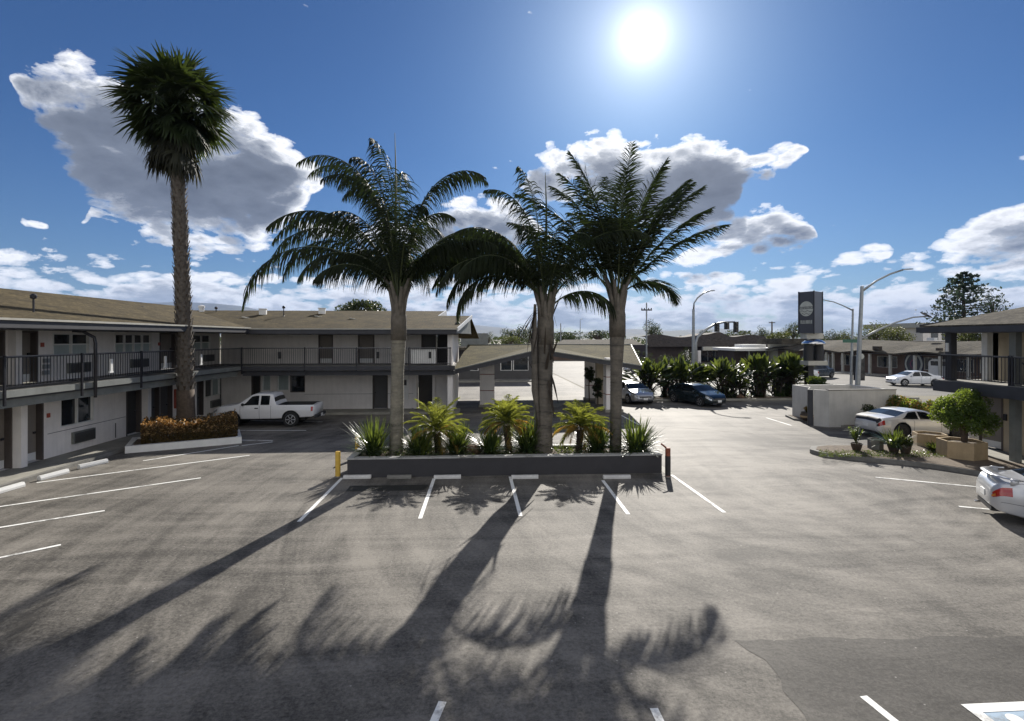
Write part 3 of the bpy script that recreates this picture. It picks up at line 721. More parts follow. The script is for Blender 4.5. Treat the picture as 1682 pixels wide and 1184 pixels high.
b = MB(); wallgrid(b,'Y',WY,-1,.3,WX,XE,FL,SOF+.1,ops_u[:3]+ops_u[4:]); wallgrid(b,'Y',WY,-1,.3,WX,XE,0,FL-.2,ops_l)
b.box(-1.85,-1.55,WY+.31,40,0,4.9); b.box(-1.85,-1.55,30.95,WY-.001,FL+.01,4.86); b.box(-1.85,-1.56,30.95,WY-.001,.13,2.7)
b.build('wall', M['stucco'], bw)
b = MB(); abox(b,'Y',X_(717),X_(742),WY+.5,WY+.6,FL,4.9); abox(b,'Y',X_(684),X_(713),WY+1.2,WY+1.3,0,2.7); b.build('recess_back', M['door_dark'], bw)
for a,c,m in up_door: door(bw,'Y',WY,-1,X_(a),X_(c),FL+.005,FL+1.82,m,kick=m=='door_taupe')
for a,c,m in lo_door: door(bw,'Y',WY,-1,X_(a),X_(c),.135,2.3,m,kick=False)
window(bw,'Y',WY,-1,X_(430),X_(445),1.3,2.3,1,blind=(0,),half=False); window(bw,'Y',WY,-1,X_(455),X_(475),1.3,2.3,1,blind=(0,)); window(bw,'Y',WY,-1,X_(477),X_(501),1.2,2.35,1,frame='frame_dark')
b = MB(); b.box(X_(660),X_(671),WY-.06,WY-.001,.7,2.2); cb_ = b.build('utility_cabinet', M['white'], bw)
b = MB(); b.box(X_(663),X_(668),WY-.08,WY-.061,1.6,1.95); b.build('cabinet_vent', M['grille'], cb_)
b = MB(); b.box(X_(500),X_(612),WY-.006,WY-.001,1.06,1.08); b.box(X_(637),X_(686),WY-.006,WY-.001,1.06,1.08); b.build('wall_groove', M['slate_light'], bw)
for px in (682,713,744):
    x = X_(px); b = MB(); b.box(x-.1,x+.1,WY-.14,WY-.003,.13,2.6); b.build('pilaster', M['stucco'], bw)
b = MB(); b.box(X_(739),X_(743),WY-.08,WY-.004,FL+1.1,FL+1.5); b.build('wall_light', M['white'], bw)
b = MB(); b.box(-13.5,-1.45,30.6,WY+.5,2.86,FL-.001); b.build('balcony_floor', M['concrete_dark'], bw)
b = MB(); b.box(-13.49,-1.40,30.545,30.595,2.74,2.985); b.build('balcony_fascia', M['slate'], bw)
b = MB(); b.box(-13.45,-1.42,30.75,30.95,2.44,2.70); b.build('balcony_beam', M['slate'], bw)
b = MB(); b.box(-13.45,-1.46,30.96,WY-.01,2.72,2.855); b.build('balcony_soffit', M['slate'], bw)
P0, P1 = (-13.45,30.62), (-1.62,30.62)
tB = lambda px: (onY(px,30.6)-P0[0])/(P1[0]-P0[0])
balrail(bw, P0, P1, FL, [.004, tB(501), tB(586), tB(672), .995], side=-.08, sp=.12)
b = MB(); b.box(onY(672,30.6)+.1,onY(716,30.6),30.70,30.72,FL+.12,FL+.95); b.build('privacy_panel', M['white'], bw)
for px in (458,620,706):
    x = onY(px,30.6); b = MB(); b.box(x-.08,x+.08,30.66,30.76,FL+.42,FL+.80); b.build('extinguisher_box', M['black_plastic'], bw)
# roof: a tall ridge, stepped down near its right end
def rb(y): return 5.14+(y-30.35)*.205
roofpart('roof', [(-12.95,30.35,rb(30.35)),(-1.30,30.35,rb(30.35)),(-.55,34.9,rb(34.9)),(-2.75,34.9,rb(34.9)),(-2.35,36.9,rb(36.9)),(-20,36.9,rb(36.9))], .05, M['roof'], bw)
roofpart('roof', [(-20,36.9,rb(36.9)-.01),(-2.35,36.9,rb(36.9)-.01),(-2.35,44,4.9),(-20,44,4.9)], .05, M['roof'], bw)
roofpart('roof', [(-2.7,34.95,rb(34.9)-.02),(-.55,34.95,rb(34.9)-.02),(.0,41,4.6),(-2.7,41,4.6)], .05, M['roof'], bw)
b = MB(); b.box(-12.93,-1.30,30.30,30.36,4.84,5.09); b.build('eave_fascia', M['slate'], bw)
b = MB(); b.box(-12.9,-1.28,30.25,30.31,5.08,5.145); b.build('drip_edge', M['edge_metal'], bw)
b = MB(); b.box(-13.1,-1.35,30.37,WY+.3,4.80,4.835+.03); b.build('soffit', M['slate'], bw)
b = MB()
b.add([(-1.26,30.32,5.20),(-.50,34.9,rb(34.9)+.06),(-.50,34.9,rb(34.9)-.16),(-1.26,30.32,4.98),(-1.20,30.32,5.20),(-.44,34.9,rb(34.9)+.06),(-.44,34.9,rb(34.9)-.16),(-1.20,30.32,4.98)],
      [(0,1,2,3),(7,6,5,4),(0,4,5,1),(3,2,6,7),(0,3,7,4),(1,5,6,2)])
b.add([(-2.72,34.85,rb(34.9)),(-2.34,36.9,rb(36.9)+.04),(-2.34,36.9,rb(34.9)-.05),(-2.72,34.85,rb(34.9)-.1),(-2.64,34.85,rb(34.9)),(-2.26,36.9,rb(36.9)+.04),(-2.26,36.9,rb(34.9)-.05),(-2.64,34.85,rb(34.9)-.1)],
      [(0,1,2,3),(7,6,5,4),(0,4,5,1),(3,2,6,7),(0,3,7,4),(1,5,6,2)])
b.build('barge_board', M['white'], bw)
b = MB(); b.add([(-1.32,30.5,4.87),(-.6,34.9,4.87),(-.6,34.9,rb(34.9)-.07),(-1.32,30.5,5.08),(-.56,40.5,4.87),(-.2,40.5,4.6)], [(0,1,2,3),(1,4,2)]); b.build('gable_end', M['slate_light'], bw)
for px,y,k in ((432,35.2,'box'),(529,35.6,'box'),(466,34.6,'pipe'),(405,33.9,'plate'),(524,34.4,'plate'),(581,33.6,'plate'),(752,31.9,'low'),(300,35,'cap')):
    vent(bw, onY(px,y), y, rb(y)-.02, k)
finish(bw)
# ------------------------------------------------------------------ drive-through canopy with a folded roof
cp = empty('entrance_canopy', (4,34.5,0), 'drive-through canopy with folded brown shingle roof on white block columns, behind the palms', 'canopy')
FY, RY = 31.4, 38.0
cF = [(onY(745,FY),FY,2.72),(onY(885,FY),FY,3.92),(onY(1053,FY),FY,2.92)]
cR = [(onY(768,RY),RY,4.08),(onY(885,RY),RY,4.12),(onY(1036,RY),RY,4.08)]
roofpart('roof', [cF[0],cF[1],cR[1]], .06, M['roof_canopy'], cp); roofpart('roof', [cF[0],cR[1],cR[0]], .06, M['roof_canopy'], cp)
roofpart('roof', [cF[1],cF[2],cR[1]], .06, M['roof_canopy'], cp); roofpart('roof', [cF[2],cR[2],cR[1]], .06, M['roof_canopy'], cp)
roofpart('roof', [(cR[0][0],RY+.02,4.07),(cR[1][0],RY+.02,4.1),(cR[2][0],RY+.02,4.07),(cR[2][0]-.6,44,3.3),(cR[0][0]+.3,44,3.3)], .06, M['roof_canopy'], cp)
def beam(b, p, q, h, t, top=0):
    p = Vector(p); q = Vector(q); d = (q-p); n = Vector((-d.y,d.x,0)).normalized()*t/2; dz = Vector((0,0,h)); o = Vector((0,0,top))
    v = [p-n+o,q-n+o,q+n+o,p+n+o]; v += [x-dz for x in v]
    b.add(v, [(0,1,2,3),(7,6,5,4),(0,4,5,1),(1,5,6,2),(2,6,7,3),(3,7,4,0)])
b = MB(); beam(b,(cF[0][0],FY-.04,2.72),(cF[1][0],FY-.04,3.92),.26,.07,-.03); beam(b,(cF[1][0]+.001,FY-.04,3.92),(cF[2][0],FY-.04,2.92),.26,.07,-.03)
beam(b,cF[2],(cR[2][0],RY,4.08),.24,.07,-.07); beam(b,cF[0],(cR[0][0],RY,4.08),.24,.07,-.07); b.build('fascia', M['slate'], cp)
b = MB(); beam(b,(cF[0][0],FY-.09,2.72),(cF[1][0],FY-.09,3.92),.06,.06,.02); beam(b,(cF[1][0]+.001,FY-.09,3.92),(cF[2][0],FY-.09,2.92),.06,.06,.02)
beam(b,(cF[2][0]+.03,FY,2.92),(cR[2][0]+.03,RY,4.08),.08,.055,.04); beam(b,(cR[0][0],RY+.05,4.1),(cR[2][0],RY+.05,4.1),.10,.1,.06); b.build('drip_edge', M['slate_light'], cp)
for px,yy,w_,top in ((800,35.3,.98,3.45),(972,38.6,.95,3.6),(1006,32.4,.98,3.35)):
    x = onY(px,yy); b = MB(); z = 0
    for k,zz in enumerate((1.12,2.2,top)):
        b.box(x-w_/2,x+w_/2,yy-.4,yy+.4,z,zz-.05); b.box(x-w_/2+.03,x+w_/2-.03,yy-.37,yy+.37,zz-.05,zz); z = zz
    c_ = b.build('column', M['stucco'], cp)
    b = MB()
    for zz in (1.07,2.15): b.box(x-w_/2+.012,x+w_/2-.012,yy-.388,yy+.388,zz+.004,zz+.046)
    b.build('block_joint', M['rust'], c_)
    b = MB(); b.box(x-w_/2-.08,x+w_/2+.08,yy-.48,yy+.48,0,.16); b.build('plinth', M['concrete'], c_)
x = onY(985,36.4); b = MB(); b.box(x-.3,x+.35,36.0,36.5,.0,3.5); b.build('column', M['stucco_tan'], cp)
finish(cp)
bk = onY(800,35.3)
tag(sheet('island_paving', [(1.9,34.5),(5.2,34.5),(6.4,36.6),(5.0,40.5),(3.0,40.5)], .012, M['concrete']), kind='structure')
# lobby block seen under the canopy
lb = empty('lobby_building', (2,60,0), 'low slate grey lobby building with wide windows, seen under the entrance canopy', 'building')
LY = 57.0; lx0, lx1 = onY(755,LY), onY(877,LY)
wins = [(onY(772,LY),onY(786,LY)),(onY(822,LY),onY(841,LY)),(onY(843,LY),onY(868,LY))]
b = MB(); wallgrid(b,'Y',LY,-1,.3,lx0-8,lx1,0,3.3,[(p,q,1.05,2.75) for p,q in wins]); b.box(lx1-.3,lx1,LY+.31,LY+14,0,3.3); b.build('wall', M['door_grey'], lb)
for p,q in wins: window(lb,'Y',LY,-1,p,q,1.05,2.75,1)
b = MB(); b.box(lx0-9,lx1+.8,LY-1.3,LY+14,3.3,3.62); b.build('roof', M['roof_grey'], lb); uvplan([o for o in COL.objects if o.parent == lb][-1])
b = MB(); b.box(onY(806,LY)-.2,onY(806,LY)+.2,LY-.3,LY-.002,0,3.3); b.build('pilaster', M['stucco'], lb)
b = MB(); b.box(onY(757,LY+4),onY(802,LY+4),LY+4,LY+9,3.63,5.15); b.build('rooftop_screen', M['slate_light'], lb)
finish(lb)
b = MB(); b.box(lx0-6,lx1+1.2,LY-2.4,LY-2.2,0,.15); tag(b.build('kerb', M['concrete']), kind='structure')
b = MB(); b.box(lx0-6,lx1+1.0,LY-2.19,LY-.02,0,.14); tag(b.build('walkway', M['concrete_dark']), kind='structure')

# ------------------------------------------------------------------ right wing corner
rw = empty('motel_wing', (20.5,16,0), 'corner of the tan two storey motel wing at the right edge, with hip roof', 'motel wing')
RX = 20.7; RE = 19.95
b = MB(); wallgrid(b,'X',RX,-1,.3,4,RE,FL-.25,4.85,[]); b.box(RX,27,RE-.3,RE,FL-.25,4.85)
wallgrid(b,'X',RX,-1,.3,4,RE,0,2.4,[(onX(1606,RX),onX(1648,RX),.13,2.25)]); b.box(RX+.301,27,RE-.3,RE,0,2.4)
b.build('wall', M['stucco_tan'], rw)
door(rw,'X',RX,-1,onX(1606,RX),onX(1648,RX),.135,2.25,'door_taupe')
b = MB(); b.prism([(18.75,4),(18.75,20.35),(27,20.35),(27,4)], 2.72, FL-.10); b.build('balcony_floor', M['concrete'], rw)
b = MB(); b.box(18.66,18.745,4,20.44,2.44,FL-.12); b.box(18.745,27,20.355,20.44,2.44,FL-.12); b.build('balcony_fascia', M['slate'], rw)
b = MB(); b.box(18.95,19.1,4,20.2,2.42,2.71); b.build('balcony_beam', M['slate'], rw)
FR = FL-.10
balrail(rw, (18.82,6), (18.82,20.2), FR, [(onX(1645,18.82)-6)/14.2-.02, .80], side=.0, low=.1)
balrail(rw, (18.86,20.26), (20.6,20.26), FR, [], side=0, low=.1)
for px,X,m,w_ in ((1562,18.98,'slate',.26),):
    y = onX(px,X); b = MB(); b.box(X-w_/2,X+w_/2,y-.13,y+.13,FR+.001,4.86); c_ = b.build('column', M[m], rw)
    b = MB(); b.box(X-w_/2-.05,X-w_/2-.001,y-.05,y+.06,FR+1.15,FR+1.5); b.build('wall_light', M['white'], c_)
X = 19.3; y = 17.7; b = MB(); b.box(X-.12,X+.12,y-.12,y+.12,.13,2.42); b.box(X-.12,X+.12,y-.12,y+.12,FR+.001,4.86); b.build('column', M['slate_light'], rw)
X = 20.4; b = MB(); b.box(X-.12,X+.12,19.7,19.94,FR+.001,4.86); b.build('column', M['white'], rw)
b = MB(); b.box(19.22,19.42,19.2,19.4,.13,2.42); b.build('column', M['white'], rw)
b = MB(); b.tube([(20.45,18.9,FR+.95),(20.45,17.2,FR+.1)], .03, 6); b.tube([(20.45,18.9,FR+.95),(20.45,18.9,FR)], .02, 6); b.tube([(20.45,17.9,FR+.45),(20.45,17.9,FR)], .02, 6); b.build('stair_handrail', M['black_metal'], rw)
b = MB(); b.box(RX-.05,RX-.001,onX(1652,RX)-.06,onX(1652,RX)+.06,1.35,1.6); b.build('door_intercom', M['black_plastic'], rw)
ez = 5.10
roofpart('roof', [(18.35,4,ez),(18.35,20.75,ez),(20.6,18.9,5.62),(22.4,17.2,6.28),(22.4,4,6.28)], .05, M['roof_grey'], rw)
roofpart('roof', [(18.36,20.75,ez),(27,20.75,ez),(27,17.2,6.28),(22.42,17.2,6.28),(20.62,18.9,5.62)], .05, M['roof_grey'], rw)
b = MB(); beam(b,(18.35,20.75,ez),(20.6,18.9,5.62),.05,.12,.05); beam(b,(20.6,18.9,5.62),(22.4,17.2,6.28),.05,.12,.05); b.build('hip_cap', M['slate'], rw)
b = MB(); b.box(18.27,18.345,4,20.83,4.82,5.04); b.box(18.346,27,20.755,20.83,4.82,5.04); b.build('eave_fascia', M['slate'], rw)
b = MB(); b.box(18.36,27,4,20.74,4.80,4.86); b.build('soffit', M['slate'], rw)
vent(rw, 20.1, 17.4, 5.55, 'low'); vent(rw, 20.9, 17.7, 5.8, 'pipe')
finish(rw)
# ------------------------------------------------------------------ row of shops across the road, right
A = Vector(G(1325,606)); Bp = Vector(G(1640,630)); dv = (Bp-A); LS = dv.length+18; ang_ = atan2(dv.y,dv.x)
sm = empty('shop_row', (A.x,A.y,0), 'long low brown brick shop row across the road, wavy grey shingle roof and white posts', 'shops', rz=ang_)
def sl_(px):       # distance along the shop front seen at px
    r = ray(px); return (A.y*r.x-A.x*r.y)/((dv.x*r.y-dv.y*r.x)/dv.length)
fr = -1             # shop front faces -y in local frame
wn = [(1336,1352),(1381,1396),(1441,1474),(1518,1545),(1566,1600),(1610,1640)]
ops = [(sl_(p),sl_(q),.95,2.35) for p,q in wn]
dr = [(1354,1362,'white'),(1363,1369,'door_dark')]
ops += [(sl_(p),sl_(q),.02,2.3) for p,q,m in dr]
b = MB(); wallgrid(b,'Y',0,-1,.3,-6,LS,0,2.9,ops); b.box(-6,-5.7,.301,13,0,2.9); b.build('wall', M['brick'], sm)
for p,q in wn: window(sm,'Y',0,-1,sl_(p),sl_(q),.95,2.35,2,frame='edge_metal')
for p,q,m in dr: door(sm,'Y',0,-1,sl_(p),sl_(q),.02,2.3,m,kick=False,frame='edge_metal')
b = MB(); n = 90; top = []; bot = []
for i in range(n+1):
    s = -7+(LS+7.5)*i/n; w_ = 2.75+.32*abs(sin(s*.42))**1.5; bot.append((s,-1.5,w_)); top.append((s,4.2,4.25+.10*sin(s*.31)))
b.add(bot+top, [(i,i+1,n+2+i,n+1+i) for i in range(n)]); b.add([(p[0],p[1]-.001,p[2]) for p in bot]+[(p[0],p[1]-.001,p[2]-.16) for p in bot], [(i,n+1+i,n+2+i,i+1) for i in range(n)])
b.add([(-7,4.21,4.2),(LS+.5,4.21,4.2),(LS+.5,13,2.8),(-7,13,2.8)],[(0,1,2,3)])
uvplan(b.build('roof', M['roof_grey'], sm))
b = MB(); b.box(-6.9,LS,-1.3,-.01,2.62,2.68); b.build('porch_ceiling', M['frame_dark'], sm)
for px in (1369,1380,1396,1441,1475,1516,1558,1605):
    s = sl_(px); b = MB(); b.box(s-.13,s+.13,-1.25,-1.0,0,2.62); b.build('porch_post', M['edge_metal'], sm)
for px,w_,h_ in ((1452,.9,.45),(1347,.5,.3),(1555,.4,.3)):
    s = sl_(px); b = MB(); b.obox((s,-1.0,3.35), w_, .5, h_); b.build('roof_vent', M['mansard'], sm)
s = sl_(1492); b = MB(); b.obox((s,3.5,4.45),.9,.5,.35); b.build('roof_vent', M['white'], sm)
# emblem: lozenge in a pale ring on a dark disc, between two posts
s = sl_(1502); em = MB()
def loz(w_,h_,y0,y1,p=1.35,n=40):
    v = []
    for i in range(n):
        t = 2*pi*i/n; c,s_ = cos(t),sin(t); v.append((s+w_*math.copysign(abs(c)**p,c), 1.55+h_*math.copysign(abs(s_)**p,s_)))
    em.add([(x,y0,z) for x,z in v]+[(x,y1,z) for x,z in v], [list(range(n)), list(range(n,2*n))[::-1]]+[(i,n+i,n+(i+1)%n,(i+1)%n) for i in range(n)])
em.m = 0; loz(1.15,1.5,-.10,-.01,.85); em.m = 1; loz(1.08,1.42,-.13,-.101,1.15); em.m = 2; loz(.86,1.14,-.16,-.131,1.2); em.m = 3; loz(.45,.6,-.18,-.161,1.5); em.m = 0; loz(.26,.40,-.20,-.181,1.2)
em.build('round_sign', [M['navy'],M['sign_light'],M['sign'],M['purple']], sm)
for px in (1537,1552):
    s = sl_(px); em = MB(); 
    v = [(s-.75,.02),(s+.75,.02),(s+.75,1.7)]+[(s+.75*cos(t*pi/10),1.7+.55*sin(t*pi/10)) for t in range(1,10)]+[(s-.75,1.7)]
    n = len(v); em.add([(x,-.12,z) for x,z in v]+[(x,-.01,z) for x,z in v],[list(range(n)),list(range(n,2*n))[::-1]]+[(i,n+i,n+(i+1)%n,(i+1)%n) for i in range(n)])
    dd = em.build('arched_door', M['white'], sm)
    em = MB(); em.obox((s,-.14,1.75),.9,.03,.5); em.build('pane', M['glass'], dd)
# pale flat-roofed block behind the shops
pb = empty('flat_roofed_building', (86,98,0), 'pale flat roofed building showing above the shop row beside the conifer', 'building')
def box_at(par, px0, px1, y, dep, z0, z1, m, nm):
    b = MB(); b.box(onY(px0,y),onY(px1,y),y,y+dep,z0,z1); return b.build(nm, M[m], par)
box_at(pb,1516,1600,98,14,0,6.6,'stucco','wall'); box_at(pb,1513,1604,97.4,15.5,6.61,7.6,'edge_metal','roof')
w0 = box_at(pb,1530,1541,97.9,.09,4.2,5.9,'glass','window'); box_at(pb,1548,1556,97.9,.09,4.2,5.9,'glass','window')
finish(pb)
b = MB(); b.prism([(A.x-9,A.y-4.5),(Bp.x+14,Bp.y-4.6),(Bp.x+14,Bp.y+1),(A.x-9,A.y+1)], 0, .12); tag(b.build('pavement', M['concrete']), kind='structure')
# ------------------------------------------------------------------ brown mansard shops in the middle distance
cs = empty('shop_building', (50,100,0), 'wide shopping building with brown wavy shake roof and white fascia behind the paddle-leaf plants', 'shops')
CY = 96
cx0, cx1 = onY(1062,CY), onY(1262,CY)
n = 60; lo = []; hi = []
for i in range(n+1):
    x = cx0+(cx1-cx0)*i/n; u = i/n
    pk = exp(-((u-.62)/.07)**2)*1.0+exp(-((u-.12)/.2)**2)*.1
    lo.append((x,CY-1.5,3.0)); hi.append((x,CY+1.2,4.95+pk*.9+.25*sin(u*16)))
b = MB(); b.add(lo+hi, [(i,i+1,n+2+i,n+1+i) for i in range(n)]); b.add(hi+[(p[0],CY+14,p[2]-.3) for p in hi],[(i,i+1,n+2+i,n+1+i) for i in range(n)]); b.build('roof', M['mansard'], cs)
for px0,px1,z0,z1,m,nm in ((1147,1188,2.3,3.0,'edge_metal','fascia'),(1196,1204,2.3,3.0,'edge_metal','fascia'),(1205,1262,2.1,2.75,'white','fascia')):
    b = MB(); b.box(onY(px0,CY),onY(px1,CY),CY-2.2,CY-1.6,z0,z1); b.build(nm, M[m], cs)
b = MB(); b.box(cx0,cx1,CY,CY+12,0,3.2); b.build('wall', M['brick_red'], cs)
for px0,px1 in ((1150,1186),(1198,1203),(1208,1240),(1243,1258)):
    b = MB(); b.box(onY(px0,CY),onY(px1,CY),CY-.12,CY-.002,.3,2.1); f_ = b.build('shop_window', M['glass'], cs)
    b = MB(); x0,x1 = onY(px0,CY),onY(px1,CY); k = max(1,int((x1-x0)/1.2))
    for i in range(k+1): b.box(x0+(x1-x0)*i/k-.05,x0+(x1-x0)*i/k+.05,CY-.18,CY-.121,.3,2.1)
    b.build('mullion', M['galv'], f_)
for px in (1128,1148,1187,1204,1258):
    x = onY(px,CY-1.8); b = MB(); b.box(x-.25,x+.25,CY-2.1,CY-1.7,0,2.3); b.build('porch_post', M['stucco'], cs)
finish(cs)
t_ = empty('awning_building', (58,84,0), 'low building with long white awning in front of the brown roofed shops', 'building')
b = MB(); b.box(onY(1206,84),onY(1305,84),84,90,0,2.5); b.build('wall', M['brick_red'], t_)
b = MB(); b.box(onY(1204,83),onY(1307,83),82.2,90.5,2.51,2.95); b.build('awning', M['white'], t_)
b = MB(); b.box(onY(1216,87),onY(1253,87),86,89,2.96,3.5); b.build('rooftop_box', M['white'], t_)
for px in (1258,1230,1300):
    x = onY(px,82.6); b = MB(); b.box(x-.08,x+.08,82.5,82.66,0,2.5); b.build('awning_post', M['galv'], t_)
finish(t_)
t_ = empty('flat_roofed_building', (66,76,0), 'small pale flat roofed building between the awning building and the tall sign', 'building')
b = MB(); b.box(onY(1296,78),onY(1324,78),78,84,0,3.6); b.build('wall', M['edge_metal'], t_)
b = MB(); b.box(onY(1286,77),onY(1330,77),77.3,84.5,3.61,4.5); b.build('roof', M['roof_grey'], t_); uvplan([o for o in COL.objects if o.parent == t_][-1])
finish(t_)
t_ = empty('flat_roofed_building', (20,110,0), 'distant low building with long grey roof seen just above the canopy ridge', 'building')
b = MB(); b.box(onY(905,108),onY(1062,108),108,126,0,2.6); b.build('wall', M['brick'], t_)
b = MB(); b.slab([(onY(900,107),107,2.6),(onY(1066,107),107,2.6),(onY(1040,118),118,4.3),(onY(925,118),118,4.2)], .2); b.build('roof', M['roof_grey'], t_); uvplan([o for o in COL.objects if o.parent == t_][-1])
finish(t_)
# ------------------------------------------------------------------ leaves and fronds
UP = Vector((0,0,1))
def sph(az, el):                # az degrees clockwise from +Y (as seen from above), el degrees
    a = radians(az); e = radians(el); return Vector((sin(a)*cos(e), cos(a)*cos(e), sin(e)))
def blade(b, p, d, L, w, droop, n=3, wn=None, fold=0, tip=.15, base=.5):
    """a leaf strip from p along d, sagging by gravity"""
    d = d.normalized(); s = (wn or d.cross(UP)); 
    if s.length < .05: s = Vector((1,0,0))
    s = s.normalized(); V = []; st = L/n; q = Vector(p); dd = Vector(d)
    for i in range(n+1):
        t = i/n; ww = w*(base+(1-base)*min(1,t*3)) if t < .35 else w*(1-(t-.35)/.65*(1-tip))
        V += [q-s*ww/2, q+s*ww/2]
        dd = (dd-UP*droop/n).normalized(); q = q+dd*st
    b.add(V, [(2*i,2*i+1,2*i+3,2*i+2) for i in range(n)])
def frond(bl, br, p, az, el, L, droop, p_=1.75, n=46, ll=.75, lw=.045, hang=.9, rng=R0, start=.16, spread=62, rib=.035, twist=0, ranks=2):
    """pinnate palm frond: arching rachis with leaflets either side"""
    pts = []; q = Vector(p); N = 26; p_ = 1.3 if el < 67 else ((1.5 if el < 80 else 3.0) if hang > 1.5 else 1.8)
    for i in range(N+1):
        t = i/N; pts.append(Vector(q)); e = el-droop*t**p_
        q = q+sph(az+twist*t, e)*(L/N)
    br.tube(pts, [rib*(1-.85*i/N) for i in range(N+1)], 5, cap=False)
    for k in range(n):
        t = start+(1-start)*(k+.5)/n
        f = t*N; i = min(N-1,int(f)); pt = pts[i].lerp(pts[i+1], f-i); d = (pts[i+1]-pts[i]).normalized()
        side = d.cross(UP)
        if side.length < .2: side = sph(az+90,0)
        side.normalize(); nn = side.cross(d).normalized()
        env = sin(pi*min(1,(t-start)/(1-start)*.86+.12))**.6
        for sgn in (-1,1):
            a = radians(spread*(1-.45*t)+rng.uniform(-9,9)); v = radians(rng.choice((-28,2,26)) if ranks > 2 else rng.uniform(-6,22))
            dr = d*cos(a)+(side*sgn*cos(v)+nn*sin(v))*sin(a)
            blade(bl, pt, dr, ll*env*rng.uniform(.85,1.1), lw*1.08, hang*rng.uniform(.75,1.25), 4 if hang > .5 else 3, wn=(d*.8+nn*.5+Vector((rng.uniform(-.3,.3),)*3)), tip=.12)
def trunkmesh(b, path, rads, n=14, rings=.11, amp=.02, rng=R0):
    P = [Vector(p) for p in path]; seglen = [0]
    for a,c in zip(P,P[1:]): seglen.append(seglen[-1]+(c-a).length)
    T = seglen[-1]; m = int(T/rings*3); pts = []; rr = []
    for i in range(m+1):
        s = T*i/m
        for j in range(len(P)-1):
            if s <= seglen[j+1]+1e-6:
                u = (s-seglen[j])/(seglen[j+1]-seglen[j]); pts.append(P[j].lerp(P[j+1],u)); r = rads[j]+(rads[j+1]-rads[j])*u; break
        rr.append(r*(1+amp*(1.2 if i%3 == 0 else -.4)*rng.uniform(.5,1.3)))
    b.tube(pts, rr, n)
PY = 18.55
def pz(py, Y=PY, px=841): return zY(px, py, Y)
def queen_palm(label, px, basepx, fronds, crown_y, spear, tr, rng, shaftmat='trunk', trunkmat='trunk', lean=0, ll=.8, hang=1.0, fill=6, n=58):
    x0 = onY(basepx, PY); x1 = onY(px, PY); zc = zY(px, crown_y, PY)
    t = empty('queen_palm', (x0,PY,.5), label, 'palm tree', group='feather palms in the long planter')
    b = MB(); pth = [(x0,PY,.45),(x0+(x1-x0)*.15,PY,1.5),(x0+(x1-x0)*.5,PY,(zc+.5)*.55),(x1,PY,zc-.9),(x1,PY,zc-.2)]
    trunkmesh(b, pth, tr, rng=rng); b.build('trunk', M[trunkmat], t, smooth=True)
    # crown shaft: overlapping leaf bases flaring upward
    b = MB(); c = Vector((x1,PY,zc-.95))
    for k in range(16):
        az = k*137.5; e = 80-k*.8; r0 = tr[3]*.55
        o = sph(az,0)*r0; q = c+o+UP*(.06*k)
        b.tube([q-UP*.25, q+o*.15+UP*.35, q+o*.35+UP*1.0+sph(az,0)*.02*k], [.11,.10,.045], 6)
    b.tube([c-UP*.3,c+UP*.5,c+UP*1.5],[tr[3]*1.05,tr[3]*1.05,.07],10)
    b.build('leaf_bases', M['husk'], t, smooth=True)
    bl = MB(); br = MB(); c = Vector((x1,PY,zc))
    for (az,el,L,dr,tw) in fronds:
        frond(bl, br, c+sph(az,10)*.12+UP*rng.uniform(-.1,.35), az, el, L, dr, n=n, ll=ll, lw=.042, hang=hang, rng=rng, twist=tw, start=.2, ranks=3)
    for k in range(fill):
        az = -115+230*(k+.5)/fill+rng.uniform(-12,12)
        frond(bl, br, c+UP*rng.uniform(0,.5), az, rng.uniform(60,84), rng.uniform(2.8,4.6), rng.uniform(70,140), n=n-12, ll=ll, lw=.042, hang=hang, rng=rng, start=.2, ranks=3)
    bl.build('leaflets', M['queen'], t); br.build('midribs', M['queen_rib'], t)
    if spear:
        sx, sy0, sy1 = spear; b = MB(); xs = onY(sx,PY); b.tube([(xs,PY,zY(sx,sy1,PY)),(xs+.01,PY,(zY(sx,sy0,PY)+zY(sx,sy1,PY))/2),(xs-.03,PY,zY(sx,sy0,PY))],[.05,.035,.008],6); b.build('spear_leaf', M['queen_rib'], t)
    return t
r1 = random.Random(11)
p1 = queen_palm('drooping feather palm with pale ringed trunk, leftmost of three in the planter', 655, 651,
 [(268,58,7.0,150,0),(278,70,6.4,140,4),(283,78,6.8,140,-2),(290,82,7.0,135,-6),(300,86,6.8,140,8),(88,70,6.2,150,0),(95,70,5.8,140,0),(100,74,5.0,120,0),(252,76,5.8,130,0),
  (205,74,5.2,120,0),(160,76,5.2,120,0),(20,64,5.0,130,0),(340,66,5.0,130,0),(355,86,6.4,110,0),(190,86,6.0,110,0),(275,87,6.2,130,0),(310,82,6.2,135,0),(95,82,6.0,130,0),(200,80,5.6,120,0),(20,78,6.0,120,0),(285,68,6.2,150,0),(265,84,7.0,135,0),(80,84,6.6,130,0),(60,70,5.2,140,0)],
 500, (650,218,380), [.25,.235,.22,.26,.22], r1, ll=1.0, hang=2.6, n=92, fill=16)
r2 = random.Random(12)
